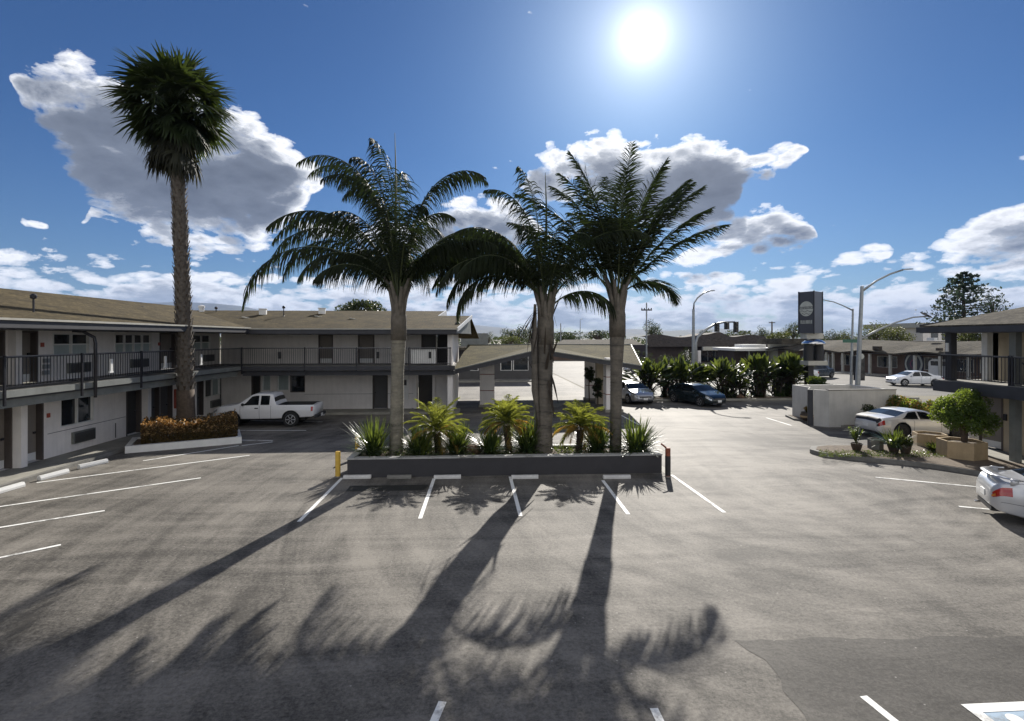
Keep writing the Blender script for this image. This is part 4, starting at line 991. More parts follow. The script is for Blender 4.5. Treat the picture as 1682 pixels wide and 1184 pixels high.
p2 = queen_palm('bushy feather palm with shaggy husk strips on its trunk, middle of the planter', 896, 893,
 [(270,58,4.6,150,0),(276,72,5.2,140,0),(262,48,4.2,150,0),(290,84,5.2,100,0),(85,64,4.6,125,0),(92,46,3.2,135,0),(70,78,5.2,95,0),(255,62,5.0,140,0),(300,70,5.0,125,0),(280,64,5.2,135,0),
  (200,74,4.8,110,0),(165,72,4.6,110,0),(235,62,4.6,125,0),(25,66,4.6,120,0),(340,68,4.6,120,0),(120,70,4.8,105,0),(240,76,5.0,110,0),(95,76,4.8,100,0),(210,82,5.2,80,0)],
 508, (897,283,400), [.33,.30,.29,.29,.22], r2, trunkmat='trunk_dark', ll=.95, hang=2.3, n=80, fill=8)
r3 = random.Random(13)
p3 = queen_palm('open crowned feather palm with slim dark trunk, rightmost of three in the planter', 1014, 1011,
 [(89,59,4.8,36,0),(92,48,4.7,38,0),(94,66,4.9,34,0),(84,80,5.6,26,0),(272,56,4.8,50,0),(275,66,5.2,50,0),(265,84,5.4,36,0),(92,42,2.5,120,0),(275,48,3.9,110,0),(91,70,4.9,34,0),
  (190,72,4.9,50,0),(160,76,4.9,50,0),(220,70,4.6,50,0),(130,72,4.6,45,0),(25,72,4.9,55,0),(335,70,4.8,60,0),(300,76,5.0,50,0),(60,74,5.0,50,0),(180,84,5.3,40,0),(0,84,5.4,40,0),(240,78,5.0,60,0),(110,76,5.0,50,0)],
 496, None, [.22,.20,.215,.28,.22], r3, trunkmat='trunk_dark', ll=.78, hang=.75, n=96, fill=0)
# dead hanging sheath and split husks on the middle palm
b = MB(); xx = onY(893,PY)
for k in range(26):
    a = r2.uniform(0,2*pi); z = zY(893,r2.uniform(512,640),PY); rr = .33
    blade(b, (xx+cos(a)*rr, PY+sin(a)*rr, z), Vector((cos(a)*.35,sin(a)*.35,r2.choice((-1,-1,1)))), r2.uniform(.4,1.1), r2.uniform(.06,.16), .4, 4, wn=Vector((-sin(a),cos(a),0)))
for k in range(9):
    blade(b, (onY(878,PY)+r2.uniform(-.06,.1), PY-.2+r2.uniform(-.1,.1), zY(880,512,PY)+r2.uniform(-.1,.1)), Vector((r2.uniform(-.7,.2),-.1,-.5)), r2.uniform(.6,1.5), r2.uniform(.06,.18), 1.1, 5)
hs = b.build('dead_husk', M['bark_dark'], p2)
b = MB(); b.tube([(onY(884,PY)-.12,PY-.12,zY(884,500,PY)),(onY(884,PY)-.16,PY-.16,zY(884,560,PY)),(onY(884,PY)-.14,PY-.2,zY(884,640,PY)),(onY(884,PY),PY-.28,zY(884,700,PY))],[.05,.11,.12,.03],7); b.build('split_trunk_sheath', M['trunk_dark'], p2, smooth=True)
finish(p1); finish(p2); finish(p3)

# ------------------------------------------------------------------ tall fan palm in the hedge bed
fx, fy = G(306,724); FYp = fy+.55; fx = onY(306,FYp); ftx = onY(290,FYp); fzc = zY(290,190,FYp)
fp = empty('fan_palm', (fx,FYp,.2), 'very tall fan palm with criss-cross stubbly trunk rising from the clipped hedge bed', 'palm tree')
r4 = random.Random(21)
zt = fzc-1.3; zmid = zY(305,640,FYp)
b = MB()
def fc(z):  u = max(0,(z-.15)/(zt-.15)); return Vector((fx+(ftx-fx)*u**1.3, FYp, z))
def fr_(z): return .375-.125*((z-.15)/(zt-.15))
b.tube([fc(z) for z in (.1,.8,1.6,zmid)], [.43,.385,.365,.36], 16)
b.tube([fc(zmid+(zt+.8-zmid)*i/12) for i in range(13)], [fr_(zmid+(zt-zmid)*i/12)*.86 for i in range(13)], 14); b.build('trunk', M['bark'], fp, smooth=True)
b = MB(); nr = int((zt-zmid)/.19)
for i in range(nr):
    z = zmid+(zt-zmid)*i/nr; c = fc(z); R = fr_(z)*.88
    for j in range(8):
        a = 2*pi*(j+.5*(i%2))/8+.03*i+r4.uniform(-.04,.04); o = Vector((cos(a),sin(a),0)); s = Vector((-sin(a),cos(a),0))*(1 if i%2 else -1)
        w = R*.34; h = .36*r4.uniform(.85,1.15); out = .10*r4.uniform(.6,1.4)
        p = c+o*R; tp = p+o*out+UP*h+s*.05
        V = [p-s*w, p+s*w, p+s*w*.8+UP*h*.6+o*out*.5, p-s*w*.6+UP*h*.6+o*out*.5, tp-s*w*.5, tp+s*w*.35, p+UP*h*.5]
        b.add(V, [(0,1,2,3),(3,2,5,4),(3,4,6),(2,6,5)])
b.build('leaf_stubs', M['boots'], fp)
def fanleaf(bl, br, p, az, el, plen, R, rng, sag=.5, n=26):
    d = sph(az,el); q = p+d*plen; d2 = (d-UP*.18).normalized(); br.tube([p,p+d*plen*.6,q],[.022,.018,.014],4,cap=False)
    side = d2.cross(UP).normalized(); nn = side.cross(d2).normalized(); roll = rng.uniform(-.6,.6)
    s2 = side*cos(roll)+nn*sin(roll)
    for k in range(n):
        a = radians(-118+236*(k+.5)/n+rng.uniform(-3,3)); dr = d2*cos(a)+s2*sin(a)
        dr = dr+nn*rng.uniform(-.12,.12)
        blade(bl, q, dr, R*(1-.14*abs(a))*rng.uniform(.88,1.08), R*.105, sag*rng.uniform(.6,1.4), 3, wn=(d2*(-sin(a))+s2*cos(a)), tip=.06, base=.35)
bl = MB(); br = MB(); bd = MB(); c = Vector((ftx,FYp,fzc))
for k in range(84):
    u = (k+.5)/84; el = 86-118*u**.92+r4.uniform(-6,6); az = k*137.5+r4.uniform(-10,10)
    fanleaf(bl, br, c+UP*(.5*(1-u)-.25), az, el, r4.uniform(.9,1.0)+.75*sin(pi*min(1,u+.15)), r4.uniform(1.15,1.55), r4, sag=.55+.5*u)
for k in range(46):
    fanleaf(bl, br, c+UP*r4.uniform(-.6,.7), k*137.5, r4.uniform(-40,70), r4.uniform(.1,.7), r4.uniform(.8,1.2), r4, sag=.8)
for k in range(40):
    el = -28-46*r4.random(); az = k*137.5
    fanleaf(bd, br, c-UP*(.55+.55*r4.random()), az, el, r4.uniform(.6,1.3), r4.uniform(1.0,1.35), r4, sag=1.6, n=18)
bl.build('crown', M['fan'], fp); bd.build('dry_leaf_skirt', M['fan_dead'], fp); br.build('leaf_stalks', M['queen_rib'], fp)
finish(fp)
# ------------------------------------------------------------------ clipped hedge in its white kerb
hA, hB = Vector(G(205,745)), Vector(G(397,728)); hd = (hB-hA).normalized(); hn = Vector((-hd.y,hd.x))
kb = empty('hedge_bed', (hA.x,hA.y,0), 'white painted kerbed bed around the clipped bronze hedge', 'planter bed', rz=atan2(hd.y,hd.x))
LH = (hB-hA).length
b = MB(); b.box(0,LH,0,.2,0,.28); b.box(LH-.2,LH,.201,2.2,0,.28); b.box(0,.2,.201,2.2,0,.28); b.box(.201,LH-.201,2.0,2.2,0,.28); b.build('kerb', M['white'], kb)
b = MB(); b.box(.205,LH-.205,.205,1.99,0,.22); b.build('soil', M['dirt'], kb)
hg = empty('hedge', (hA.x,hA.y,.2), 'clipped box hedge with backlit bronze and cream leaves at the foot of the fan palm', 'hedge', rz=atan2(hd.y,hd.x))
r5 = random.Random(31)
def leafcloud(b, pos, s, rng, up=.3):
    d = Vector((rng.uniform(-1,1),rng.uniform(-1,1),rng.uniform(-1,1)+up)).normalized(); w = d.cross(Vector((rng.uniform(-1,1),rng.uniform(-1,1),rng.uniform(-1,1)))).normalized()
    p = Vector(pos); b.add([p-d*s*.5, p+w*s*.28, p+d*s*.55, p-w*s*.28], [(0,1,2,3)])
b1 = MB(); b2 = MB(); x0h, x1h = .5, LH-.15
for k in range(15000):
    x = r5.uniform(x0h,x1h); y = r5.uniform(.25,1.75); z = r5.uniform(0,1)
    f = r5.choice('tfstff')
    if f == 't': z = 1-abs(r5.gauss(0,.06))
    if f == 'f': y = .28+abs(r5.gauss(0,.07))
    if f == 's': x = x0h+abs(r5.gauss(0,.1)) if r5.random() < .5 else x1h-abs(r5.gauss(0,.1))
    hh = .68+.08*sin(x*2.1)+.04*sin(x*5.3+1); zz = .05+z*hh+(abs(r5.gauss(0,.10)) if z > .9 else 0)
    y += .05*sin(x*3.3+zz*4)
    leafcloud(b2 if (r5.random() < .22 and zz > .40) else b1, (x,y,zz), r5.uniform(.06,.12), r5)
b1.build('leaves', M['hedge'], hg); b2.build('pale_tips', M['hedge_tip'], hg)
b = MB()
for k in range(16):
    x = x0h+.2+(x1h-x0h-.4)*k/15; b.tube([(x,1,0),(x+r5.uniform(-.1,.1),.9,.5),(x+r5.uniform(-.3,.3),.8,.8)],[.03,.02,.01],5)
b.build('stems', M['bark_dark'], hg)
# ------------------------------------------------------------------ the long charcoal planter and what grows in it
pl = empty('long_planter', (.95,17.5,0), 'long low charcoal painted planter with worn pale cap in the middle of the lot', 'planter')
PX0, PX1, PF, PB = -4.32, 6.22, 17.50, 19.35
b = MB(); b.box(PX0,PX1,PF,PF+.22,0,.60); b.box(PX0,PX0+.22,PF+.221,PB,0,.60); b.box(PX1-.22,PX1,PF+.221,PB,0,.60); b.box(PX0+.221,PX1-.221,PB-.22,PB,0,.60); b.build('wall', M['planter'], pl)
b = MB(); b.box(PX0-.02,PX1+.02,PF-.02,PF+.24,.601,.65); b.box(PX0-.02,PX0+.24,PF+.241,PB+.02,.601,.648); b.box(PX1-.24,PX1+.02,PF+.241,PB+.02,.601,.648); b.box(PX0+.241,PX1-.241,PB-.24,PB+.02,.601,.65); b.build('cap', M['worncap'], pl)
b = MB(); b.box(PX0+.225,PX1-.225,PF+.225,PB-.225,.05,.55); b.build('soil', M['dirt'], pl)
finish(pl)
tag(sheet('kerb_apron', [(PX1+.06,PF-.1),(PX1+.35,PF-.2),(PX1+.35,PB+.1),(PX1+.06,PB+.1)], .007, M['concrete']), kind='structure')
def datepalm(px, py, R, label, rng, lean=0):
    x = onY(px, 18.5); zc = zY(px, py, 18.5)
    t = empty('pygmy_date_palm', (x,18.5,.5), label, 'small palm', group='small date palms in the long planter')
    b = MB(); b.tube([(x+lean,18.5,.45),(x+lean*.5,18.48,.9),(x,18.5,zc-.25),(x,18.5,zc)],[.13,.115,.12,.14],10)
    for k in range(150):
        a = rng.uniform(0,2*pi); z = rng.uniform(.55,zc); u = (z-.5)/(zc-.5); cx = x+lean*(1-u)
        o = Vector((cos(a),sin(a),0)); p = Vector((cx,18.5,z))+o*.10; s = Vector((-o.y,o.x,0))*.035
        b.add([p-s,p+s,p+o*.05+UP*.1], [(0,1,2)])
    b.build('trunk', M['bark_dark'], t)
    bl = MB(); bg_ = MB(); br = MB(); c = Vector((x,18.5,zc))
    for k in range(54):
        u = (k+.5)/54; az = k*137.5+rng.uniform(-14,14); el = 86-104*u+rng.uniform(-8,8)
        gold = u > .6 and rng.random() < .45
        frond(bg_ if gold else bl, br, c+UP*.1, az, el, R*rng.uniform(.8,1.15), rng.uniform(45,95), n=34, ll=.30, lw=.021, hang=.5, rng=rng, start=.12, spread=50, rib=.010)
    bl.build('crown', M['date'], t); bg_.build('golden_fronds', M['date_gold'], t); br.build('midribs', M['queen_rib'], t)
    finish(t); return t
datepalm(718,712,1.25,'small date palm with widest golden green crown, nearest the pale ringed trunk',random.Random(41),.05)
datepalm(832,698,1.05,'small date palm in the middle of the planter, left of the husky trunk',random.Random(42),.10)
datepalm(953,705,1.08,'small date palm with orange tinged crown, right of the husky trunk',random.Random(43),-.05)
def strapclump(px, yy, R, h, label, seed, n=170, w=.06, m='strap', name='strap_leaf_clump', z0=.52, group='strap leaved clumps in the long planter'):
    rng = random.Random(seed); x = onY(px, yy)
    t = empty(name, (x,yy,z0), label, 'plant', group=group); b = MB(); R *= 1.18
    for k in range(n):
        az = rng.uniform(0,360); el = rng.uniform(8,88); p = sph(az,0)*rng.uniform(0,R*.4)+UP*rng.uniform(0,h*.35)
        L = rng.uniform(.7,1.1)*(R*1.15 if el < 45 else h*1.02)
        blade(b, p, sph(az,el), L, w*rng.uniform(.8,1.2), rng.uniform(.2,.7), 4, tip=.12, base=.8)
    b.build('leaves', M[m], t)
    b = MB(); b.lathe([(R*.28,-.04),(R*.36,.12),(R*.22,h*.4),(.03,h*.55)], (0,0,0), 9, jit=.15, rng=rng); b.build('leaf_core', M[m], t)
    return t
cl = [(614,18.45,.66,1.05,'spiky sunlit strap-leaf clump at the left end of the planter'),(690,18.3,.66,.86,'dark strap-leaf clump just right of the pale ringed trunk'),
      (750,18.5,.60,.92,'dark strap-leaf clump beside the widest small date palm'),(806,18.4,.56,.78,'smallest dark strap-leaf clump beside the brown boulder'),
      (866,18.6,.62,1.0,'tall strap-leaf clump just left of the husky trunk'),(981,18.45,.66,1.0,'dark strap-leaf clump between the orange tinged small palm and slim trunk'),
      (1046,18.3,.72,.98,'strap-leaf clump at the right end of the planter by the dark bollard')]
for i,(px,yy,R,h,l) in enumerate(cl): strapclump(px,yy,R,h,l,50+i,n=300)
b = MB(); rk = random.Random(5); b.lathe([(.02,-.1),(.3,0),(.34,.14),(.24,.28),(.02,.34)], (0,0,0), 11, jit=.14, rng=rk)
o = b.build('boulder', M['rock'], loc=(onY(777,18.55),18.55,.52)); tag(o,'rounded brown boulder lying between strap-leaf clumps in the planter','boulder')
# low ground cover
b = MB(); rk = random.Random(6)
for k in range(5200):
    x = rk.uniform(PX0+.3,PX1-.3); y = rk.uniform(PF+.3,PB-.3)
    if noise_ok := (sin(x*2.3)+sin(x*5.1+y*3)+.6 > rk.uniform(-1,1.4)): leafcloud(b,(x,y,.56+abs(rk.gauss(0,.07))),rk.uniform(.04,.09),rk)
tag(b.build('ground_cover', M['strap']),'low leafy ground cover in the long planter','ground cover',kind='stuff')

# ------------------------------------------------------------------ tall paddle-leaf plants behind the far parking row
def paddle(px, Y, h, seed, n, label, stem=True, spread=1.0):
    rng = random.Random(seed); x = onY(px,Y)
    t = empty('bird_of_paradise', (x,Y,.08), label, 'plant', group='paddle-leaf plants along the road')
    st = MB(); lf = MB(); ns = max(5,n//9)
    heads = []
    for s in range(ns):
        a = rng.uniform(0,2*pi); r = rng.uniform(.1,.55)*spread; top = h*rng.uniform(.04,.55)
        p0 = Vector((cos(a)*r*.5,sin(a)*r*.5,0)); p1 = Vector((cos(a)*r,sin(a)*r,top)); 
        st.tube([p0,(p0+p1)/2+Vector((rng.uniform(-.1,.1),rng.uniform(-.1,.1),0)),p1],[.11,.10,.08],7); heads.append((p1,h-top))
    for k in range(n):
        p,rem = rng.choice(heads); az = rng.uniform(0,360); el = rng.uniform(28,88)
        d = sph(az,el); L = rem*rng.uniform(.35,.6); q = p+d*L
        st.tube([p,p+d*L*.5,q],[.03,.022,.016],4,cap=False)
        d2 = (d-UP*rng.uniform(0,.35)).normalized(); s = d2.cross(UP).normalized(); s = (s+Vector((rng.uniform(-.6,.6),rng.uniform(-.6,.6),rng.uniform(-.6,.6)))).normalized()
        BL_ = rng.uniform(.75,1.2)*min(1.1,.5+rem*.25); m = 5; V = []; dd = Vector(d2); c = Vector(q); wd = rng.uniform(.26,.36)
        for i in range(m+1):
            u = i/m; w_ = wd*(sin(pi*min(1,u*.85+.12))**.7)*(1 if i < m else .15); fold = dd.cross(s).normalized()*w_*.18
            V += [c-s*w_/2+fold, c, c+s*w_/2+fold]; dd = (dd-UP*.10*rng.uniform(.5,2)).normalized(); c = c+dd*BL_/m
        F = []
        for i in range(m): F += [(3*i,3*i+1,3*i+4,3*i+3),(3*i+1,3*i+2,3*i+5,3*i+4)]
        lf.add(V,F)
    for k in range(n):
        p,_ = rng.choice(heads); a = rng.uniform(0,360)
        blade(lf, p*rng.uniform(.3,1), sph(a,rng.uniform(-30,30)), rng.uniform(.5,1.0), .17, .9, 4)
    lf.build('leaves', M['bop'], t); st.build('stems', M['bark_dark'], t); return t
bp = [(1062,38.4,2.9,60,'broad paddle-leaf plant nearest the canopy, behind the silver car',1.2),(1094,38.7,3.0,34,'tall slim paddle-leaf plant between the silver car and the dark sedan',.8),(1121,38.5,3.1,40,'tall paddle-leaf plant left of the tall curved street lamp',.8),
      (1149,38.9,2.6,34,'paddle-leaf plant behind the dark sedan roof',.9),(1190,38.3,3.0,66,'dense paddle-leaf plant just right of the dark sedan',1.3),(1215,38.0,1.6,26,'low leaning paddle-leaf plant beside a small boulder',.9),
      (1248,38.4,3.2,60,'round dense paddle-leaf plant in the middle of the row',1.1),(1278,38.7,3.1,44,'paddle-leaf plant with long bright upright leaves near the sign',.8),(1296,38.5,3.3,70,'tallest darkest paddle-leaf plant left of the sign post',.95)]
for i,(px,Y,h,n,l,sp) in enumerate(bp): paddle(px,Y+.5,h,70+i,int(n*2.3),l,spread=sp*1.25)
tag(MB().lathe([(.02,-.05),(.28,0),(.3,.15),(.02,.32)],(0,0,0),9,jit=.2,rng=rk).build('boulder', M['rock'], loc=(onY(1216,37.9),37.9,.1)),'small dark boulder under the paddle-leaf plants','boulder')
# ------------------------------------------------------------------ trees and shrubs
def tree(name, px, Y, ytop, ybase, rx_px, label, m='tree', seed=1, n=2600, trunkpx=0, group=None, ls=None, ncl=26, flat=1.0, cat='tree', shape=None, zc0=None):
    """crown between image heights ytop and ybase at distance Y, real size from the distance"""
    rng = random.Random(seed); x = onY(px,Y); zt_ = zY(px,ytop,Y); zb_ = zY(px,ybase,Y); k = ray(px).length*Y/ray(px).y/FPX
    rx = rx_px*Y/ray(px).y/FPX; rz_v = (zt_-zb_)/2; zc = (zt_+zb_)/2
    t = empty(name, (x,Y,0), label, cat, group=group)
    b = MB(); tr = MB(); r0 = max(.05,rx*.09)
    tr.tube([(0,0,-.05),(rng.uniform(-.1,.1)*rx,0,zc*.5),(0,0,zc)],[r0,r0*.8,r0*.45],8)
    cen = []
    for i in range(ncl):
        a = rng.uniform(0,2*pi); c = rng.uniform(-.8,1); rr = rng.uniform(.35,.86); s_ = sqrt(max(0,1-c*c))
        if shape == 'dome': c = rng.uniform(-.35,1); s_ = sqrt(max(0,1-c*c))
        p = Vector((cos(a)*s_*rx*rr, sin(a)*s_*rx*rr, zc+c*rz_v*rr)); cen.append(p)
        tr.tube([(0,0,zc*.7),(p.x*.5,p.y*.5,(zc*.7+p.z)/2+.1*rz_v),p],[r0*.4,r0*.25,r0*.08],5,cap=False)
    ls = ls or max(.14,rx*.085); cr = rx*.34
    for i in range(n):
        p = cen[i%ncl]; d = Vector((rng.gauss(0,1),rng.gauss(0,1),rng.gauss(0,1)*.8)).normalized()*cr*rng.uniform(.35,1.05)**.6
        d.z *= min(1,rz_v/rx)*1.05; q = p+d
        leafcloud(b, q, ls*rng.uniform(.7,1.4), rng)
    b.build('crown', M[m], t); tr.build('trunk', M['bark'], t); return t
tree('broadleaf_tree',590,62,490,530,44,'dark rounded treetop showing above the back wing roof','tree',101,2600,shape='dome')
tree('broadleaf_tree',802,130,539,572,14,'dark small tree left of the yellow green bush, beyond the canopy','tree',102,1200)
tree('broadleaf_tree',846,140,531,575,26,'tall dark tree behind the yellow green bush beyond the canopy','tree',103,2200)
tree('leafy_bush',838,105,547,575,20,'bright yellow green bush beyond the canopy ridge','tree_olive',104,1700,cat='bush')
tree('broadleaf_tree',872,150,536,575,18,'dark tree left of the husky palm trunk, far beyond the canopy','tree',105,1500)
tree('broadleaf_tree',931,160,540,565,26,'dark low tree right of the husky palm trunk, far beyond','tree',106,1500)
tree('broadleaf_tree',982,220,542,562,22,'small distant tree between two thin masts','tree',107,1300)
tree('broadleaf_tree',1072,118,524,572,19,'round dense dark tree standing alone behind the thin pole','tree',108,2600,ncl=34)
tree('broadleaf_tree',1160,170,541,562,18,'low dark tree left of the hanging traffic signals','tree',109,1200)
tree('broadleaf_tree',1215,180,541,562,22,'low dark tree under the traffic signal mast','tree',110,1300)
tree('broadleaf_tree',1252,120,536,566,16,'dark tree just left of the right utility pole','tree',111,1600)
tree('leafy_bush',1280,104,540,572,24,'wide green bush just right of the right utility pole','tree_olive',112,2200,cat='bush')
tree('broadleaf_tree',1303,118,526,560,17,'dark round tree beside the tall charcoal sign','tree',113,2000)
for i,(px,Y,yt,yb,rx,l,m) in enumerate([(1368,96,538,575,16,'dark olive tree just right of the tall charcoal sign','tree'),(1392,100,540,580,22,'green tree between the sign and the grey signal pole','tree_olive'),(1437,104,522,575,24,'tallest yellow green tree right of the grey signal pole','tree_olive'),
      (1470,98,533,578,28,'broad green tree above the shop row roof','tree_olive'),(1506,104,540,578,22,'dark green tree left of the pale flat roofed building','tree'),(1345,130,540,572,14,'distant dark tree behind the tall sign','tree')]):
    tree('broadleaf_tree',px,Y,yt,yb,rx,l,m,120+i,2200)
tree('broadleaf_tree',1597,70,520,580,34,'pale green tree seen through the right wing balcony opening','tree_olive',130,2600)
for i,(px,Y,yt,yb,rx,l) in enumerate([(1062,70,575,618,12,'dark shrub beyond the road behind the canopy end'),(1095,74,578,614,16,'dark shrub beyond the road, middle of three'),(1125,72,570,612,15,'dark shrub beyond the road left of the tall curved lamp'),(1040,80,566,606,12,'olive shrub just right of the canopy roof end')]):
    tree('leafy_bush',px,Y,yt,yb,rx,l,'tree' if i else 'tree',140+i,1100,cat='bush')
# far wood: reads as one low dark mass
b = MB(); rk = random.Random(9)
for k in range(9000):
    px = rk.uniform(-200,1900); Y = rk.uniform(240,420); x = onY(px,Y); hgt = 4.2+2.6*sin(px*.021)+1.8*sin(px*.063+1)+1.2*sin(px*.17)
    p = (x,Y,rk.uniform(0,max(2.5,hgt)+1.5)); leafcloud(b,p,rk.uniform(1.2,2.6),rk)
tag(b.build('distant_wood', M['tree']),'low dark belt of distant trees along the horizon','wood',kind='stuff')
# conifer
cx_ = onY(1582,78); t = empty('conifer_tree',(cx_,78,0),'tall open branched conifer rising behind the hip roof at right','tree'); rng = random.Random(77)
kk = 78/ray(1582).y/FPX; ht = zY(1582,446,78)
tr = MB(); tr.tube([(0,0,0),(.1,0,ht*.5),(0,0,ht-.3)],[.45,.3,.05],8); b = MB()
for k in range(64):
    u = k/64; z = ht*(.40+.59*u); R = (1-u)**.62*62*kk*rng.uniform(.65,1.1)+.3; a = k*2.4+rng.uniform(-.3,.3); o = Vector((cos(a),sin(a),0))
    e = o*R+Vector((0,0,z+R*.16)); tr.tube([(0,0,z),tuple(o*R*.5+Vector((0,0,z+R*.02))),tuple(e)],[.09,.05,.015],5,cap=False)
    for j in range(46):
        s_ = rng.uniform(.25,1.05); p = Vector((0,0,z)).lerp(e,s_)+Vector((rng.gauss(0,.22),rng.gauss(0,.22),rng.gauss(0,.13)))*(.4+R*.22)
        leafcloud(b,p,rng.uniform(.3,.62),rng,-.2)
b.build('crown',M['conifer'],t); tr.build('trunk',M['bark_dark'],t)
o = tree('conifer_tree',1632,84,474,520,20,'small second conifer just right of the tall one','conifer',79,900)

# ------------------------------------------------------------------ right-hand island: kerb, pots, boxes, shrub
isl = [G(1330,744),G(1350,750),G(1400,756),G(1470,762),G(1530,769),G(1600,780),G(1650,790),(19.2,15.6),(19.2,17.4),G(1570,740),G(1500,735),G(1420,737),G(1350,737),G(1333,739)]
b = MB(); b.prism(isl,0,.16); tag(b.build('kerb', M['concrete_dark']), kind='structure')
c_ = Vector((sum(p[0] for p in isl)/len(isl), sum(p[1] for p in isl)/len(isl)))
b = MB(); b.prism([tuple(c_+(Vector(p)-c_)*.93) for p in isl],.05,.175); tag(b.build('island_bed', M['dirt']), kind='structure')
b = MB(); rk = random.Random(15)
for k in range(2600):
    q = Vector(G(rk.uniform(1345,1560),rk.uniform(741,752),.17)); leafcloud(b,(q.x,q.y,.19+abs(rk.gauss(0,.03))),rk.uniform(.03,.06),rk)
tag(b.build('ground_cover', M['strap']),'sparse low ground cover on the kerbed island','ground cover',kind='stuff')
def hexbox(px, py, R, h, label, rz, sx=1.0, hollow=True, m='tan'):
    x,y = G(px,py,.17); t = empty('hexagonal_planter',(x,y,.17),label,'planter',rz=rz,group='tan hexagonal planters on the island')
    v = [(R*sx*cos(pi/3*k),R*sin(pi/3*k)) for k in range(6)]; vi = [(p[0]*.88,p[1]*.88) for p in v]; b = MB()
    b.add([(x,y,0) for x,y in v]+[(x,y,h) for x,y in v]+[(x,y,h) for x,y in vi]+[(x,y,h*.82) for x,y in vi],
          [(i,(i+1)%6,6+(i+1)%6,6+i) for i in range(6)]+[(6+i,6+(i+1)%6,12+(i+1)%6,12+i) for i in range(6)]+[(12+i,12+(i+1)%6,18+(i+1)%6,18+i) for i in range(6)])
    b.build('box',M[m],t); b = MB(); b.prism([(p[0]*.995,p[1]*.995) for p in vi],h*.6,h*.84); b.build('soil',M['dirt'],t)
    return t,x,y
t,hx,hy = hexbox(1579,750,.74,.62,'tan hexagonal planter holding the round green shrub, nearest the walkway',radians(14))
sx_,sy_ = G(1588,724,.7); sx_,sy_ = hx+.24,hy+.12
st_ = empty('round_shrub',(sx_,sy_,.66),'bushy bright green round shrub growing in the tan hexagonal planter','shrub'); rng = random.Random(88)
k1 = hy/ray(1588).y/FPX; zc = zY(1588,679,hy)-.66; tr = MB(); b = MB()
for s in range(7):
    a = rng.uniform(0,6.28); tr.tube([(.04*cos(a),.04*sin(a),-.1),(.1*cos(a),.1*sin(a),zc*.5),(.5*cos(a),.5*sin(a),zc)],[.045,.035,.015],6)
cen = []
for i in range(52):
    a = rng.uniform(0,2*pi); c = rng.uniform(-.75,1); s_ = sqrt(1-c*c); rr = rng.uniform(.45,.88)
    cen.append(Vector((cos(a)*s_*.98*rr, sin(a)*s_*.98*rr, zc+c*.92*rr)))
for i in range(17000):
    p = cen[i%52]; d = Vector((rng.gauss(0,1),rng.gauss(0,1),rng.gauss(0,1))).normalized()*.30*rng.uniform(.2,1.05)**.5; leafcloud(b,p+d,rng.uniform(.05,.095),rng,.5)
b.build('crown',M['shrub'],st_); tr.build('stems',M['bark'],st_)
hexbox(1527,731,.60,.50,'tan hexagonal planter with bare soil beside the silver coupe',radians(5))
t,hx2,hy2 = hexbox(1418+20,737,.27,.40,'small empty stone hexagonal pot with dark rim on the island',radians(20),m='concrete_dark')
def pot(px,py,r,h,label,m='pot'):
    x,y = G(px,py,.17); t = empty('plant_pot',(x,y,.17),label,'pot',group='pots on the island'); b = MB()
    b.lathe([(r*.66,0),(r*.95,h*.6),(r*1.02,h*.92),(r*1.1,h*.93),(r*1.1,h),(r*.95,h),(r*.92,h*.85)],(0,0,0),14); b.build('bowl',M[m],t,smooth=False)
    b = MB(); b.lathe([(r*.9,h*.7),(r*.9,h*.86)],(0,0,0),14); b.build('soil',M['dirt'],t); return x,y
x,y = pot(1407,740,.20,.30,'dark clay pot holding a tall leafy stemmed plant at the island tip')
def stalky(x,y,z,h,seed,label,m='shrub',n=16,name='potted_plant',spr=.35):
    rng = random.Random(seed); t = empty(name,(x,y,z),label,'plant'); b = MB(); s = MB()
    for k in range(n):
        a = rng.uniform(0,360); d = sph(a,rng.uniform(60,88)); L = h*rng.uniform(.6,1); q = d*L; s.tube([(0,0,0),q*.5,q],[.014,.012,.008],4)
        for j in range(9): blade(b,q*rng.uniform(.35,1),sph(rng.uniform(0,360),rng.uniform(5,75)),spr*rng.uniform(.5,1),.05,.6,3)
    b.build('leaves',M[m],t); s.build('stems',M['queen_rib'],t); return t
stalky(x,y,.42,.75,91,'tall leafy stemmed plant in the dark clay pot at the island tip',spr=.26)
x,y = pot(1468,743,.20,.28,'dark pot hidden under a spreading strappy plant')
strapclump(1468,y,.62,.55,'spreading strappy dark plant in a pot in the middle of the island',93,n=110,z0=.42,group=None)
x,y = pot(1487,745,.20,.34,'dark pot with a small bushy plant beside the strappy plant'); k = tree('bushy_pot_plant',1487,y,713,735,11,'small dense bushy plant in a dark pot next to the strappy plant','tree_olive',94,900,ls=.06,cat='plant')
strapclump(1536,G(1536,748)[1],.42,.34,'low broad leaved plant leaning against the shrub planter',95,n=60,w=.12,z0=.17,m='bop',group=None)
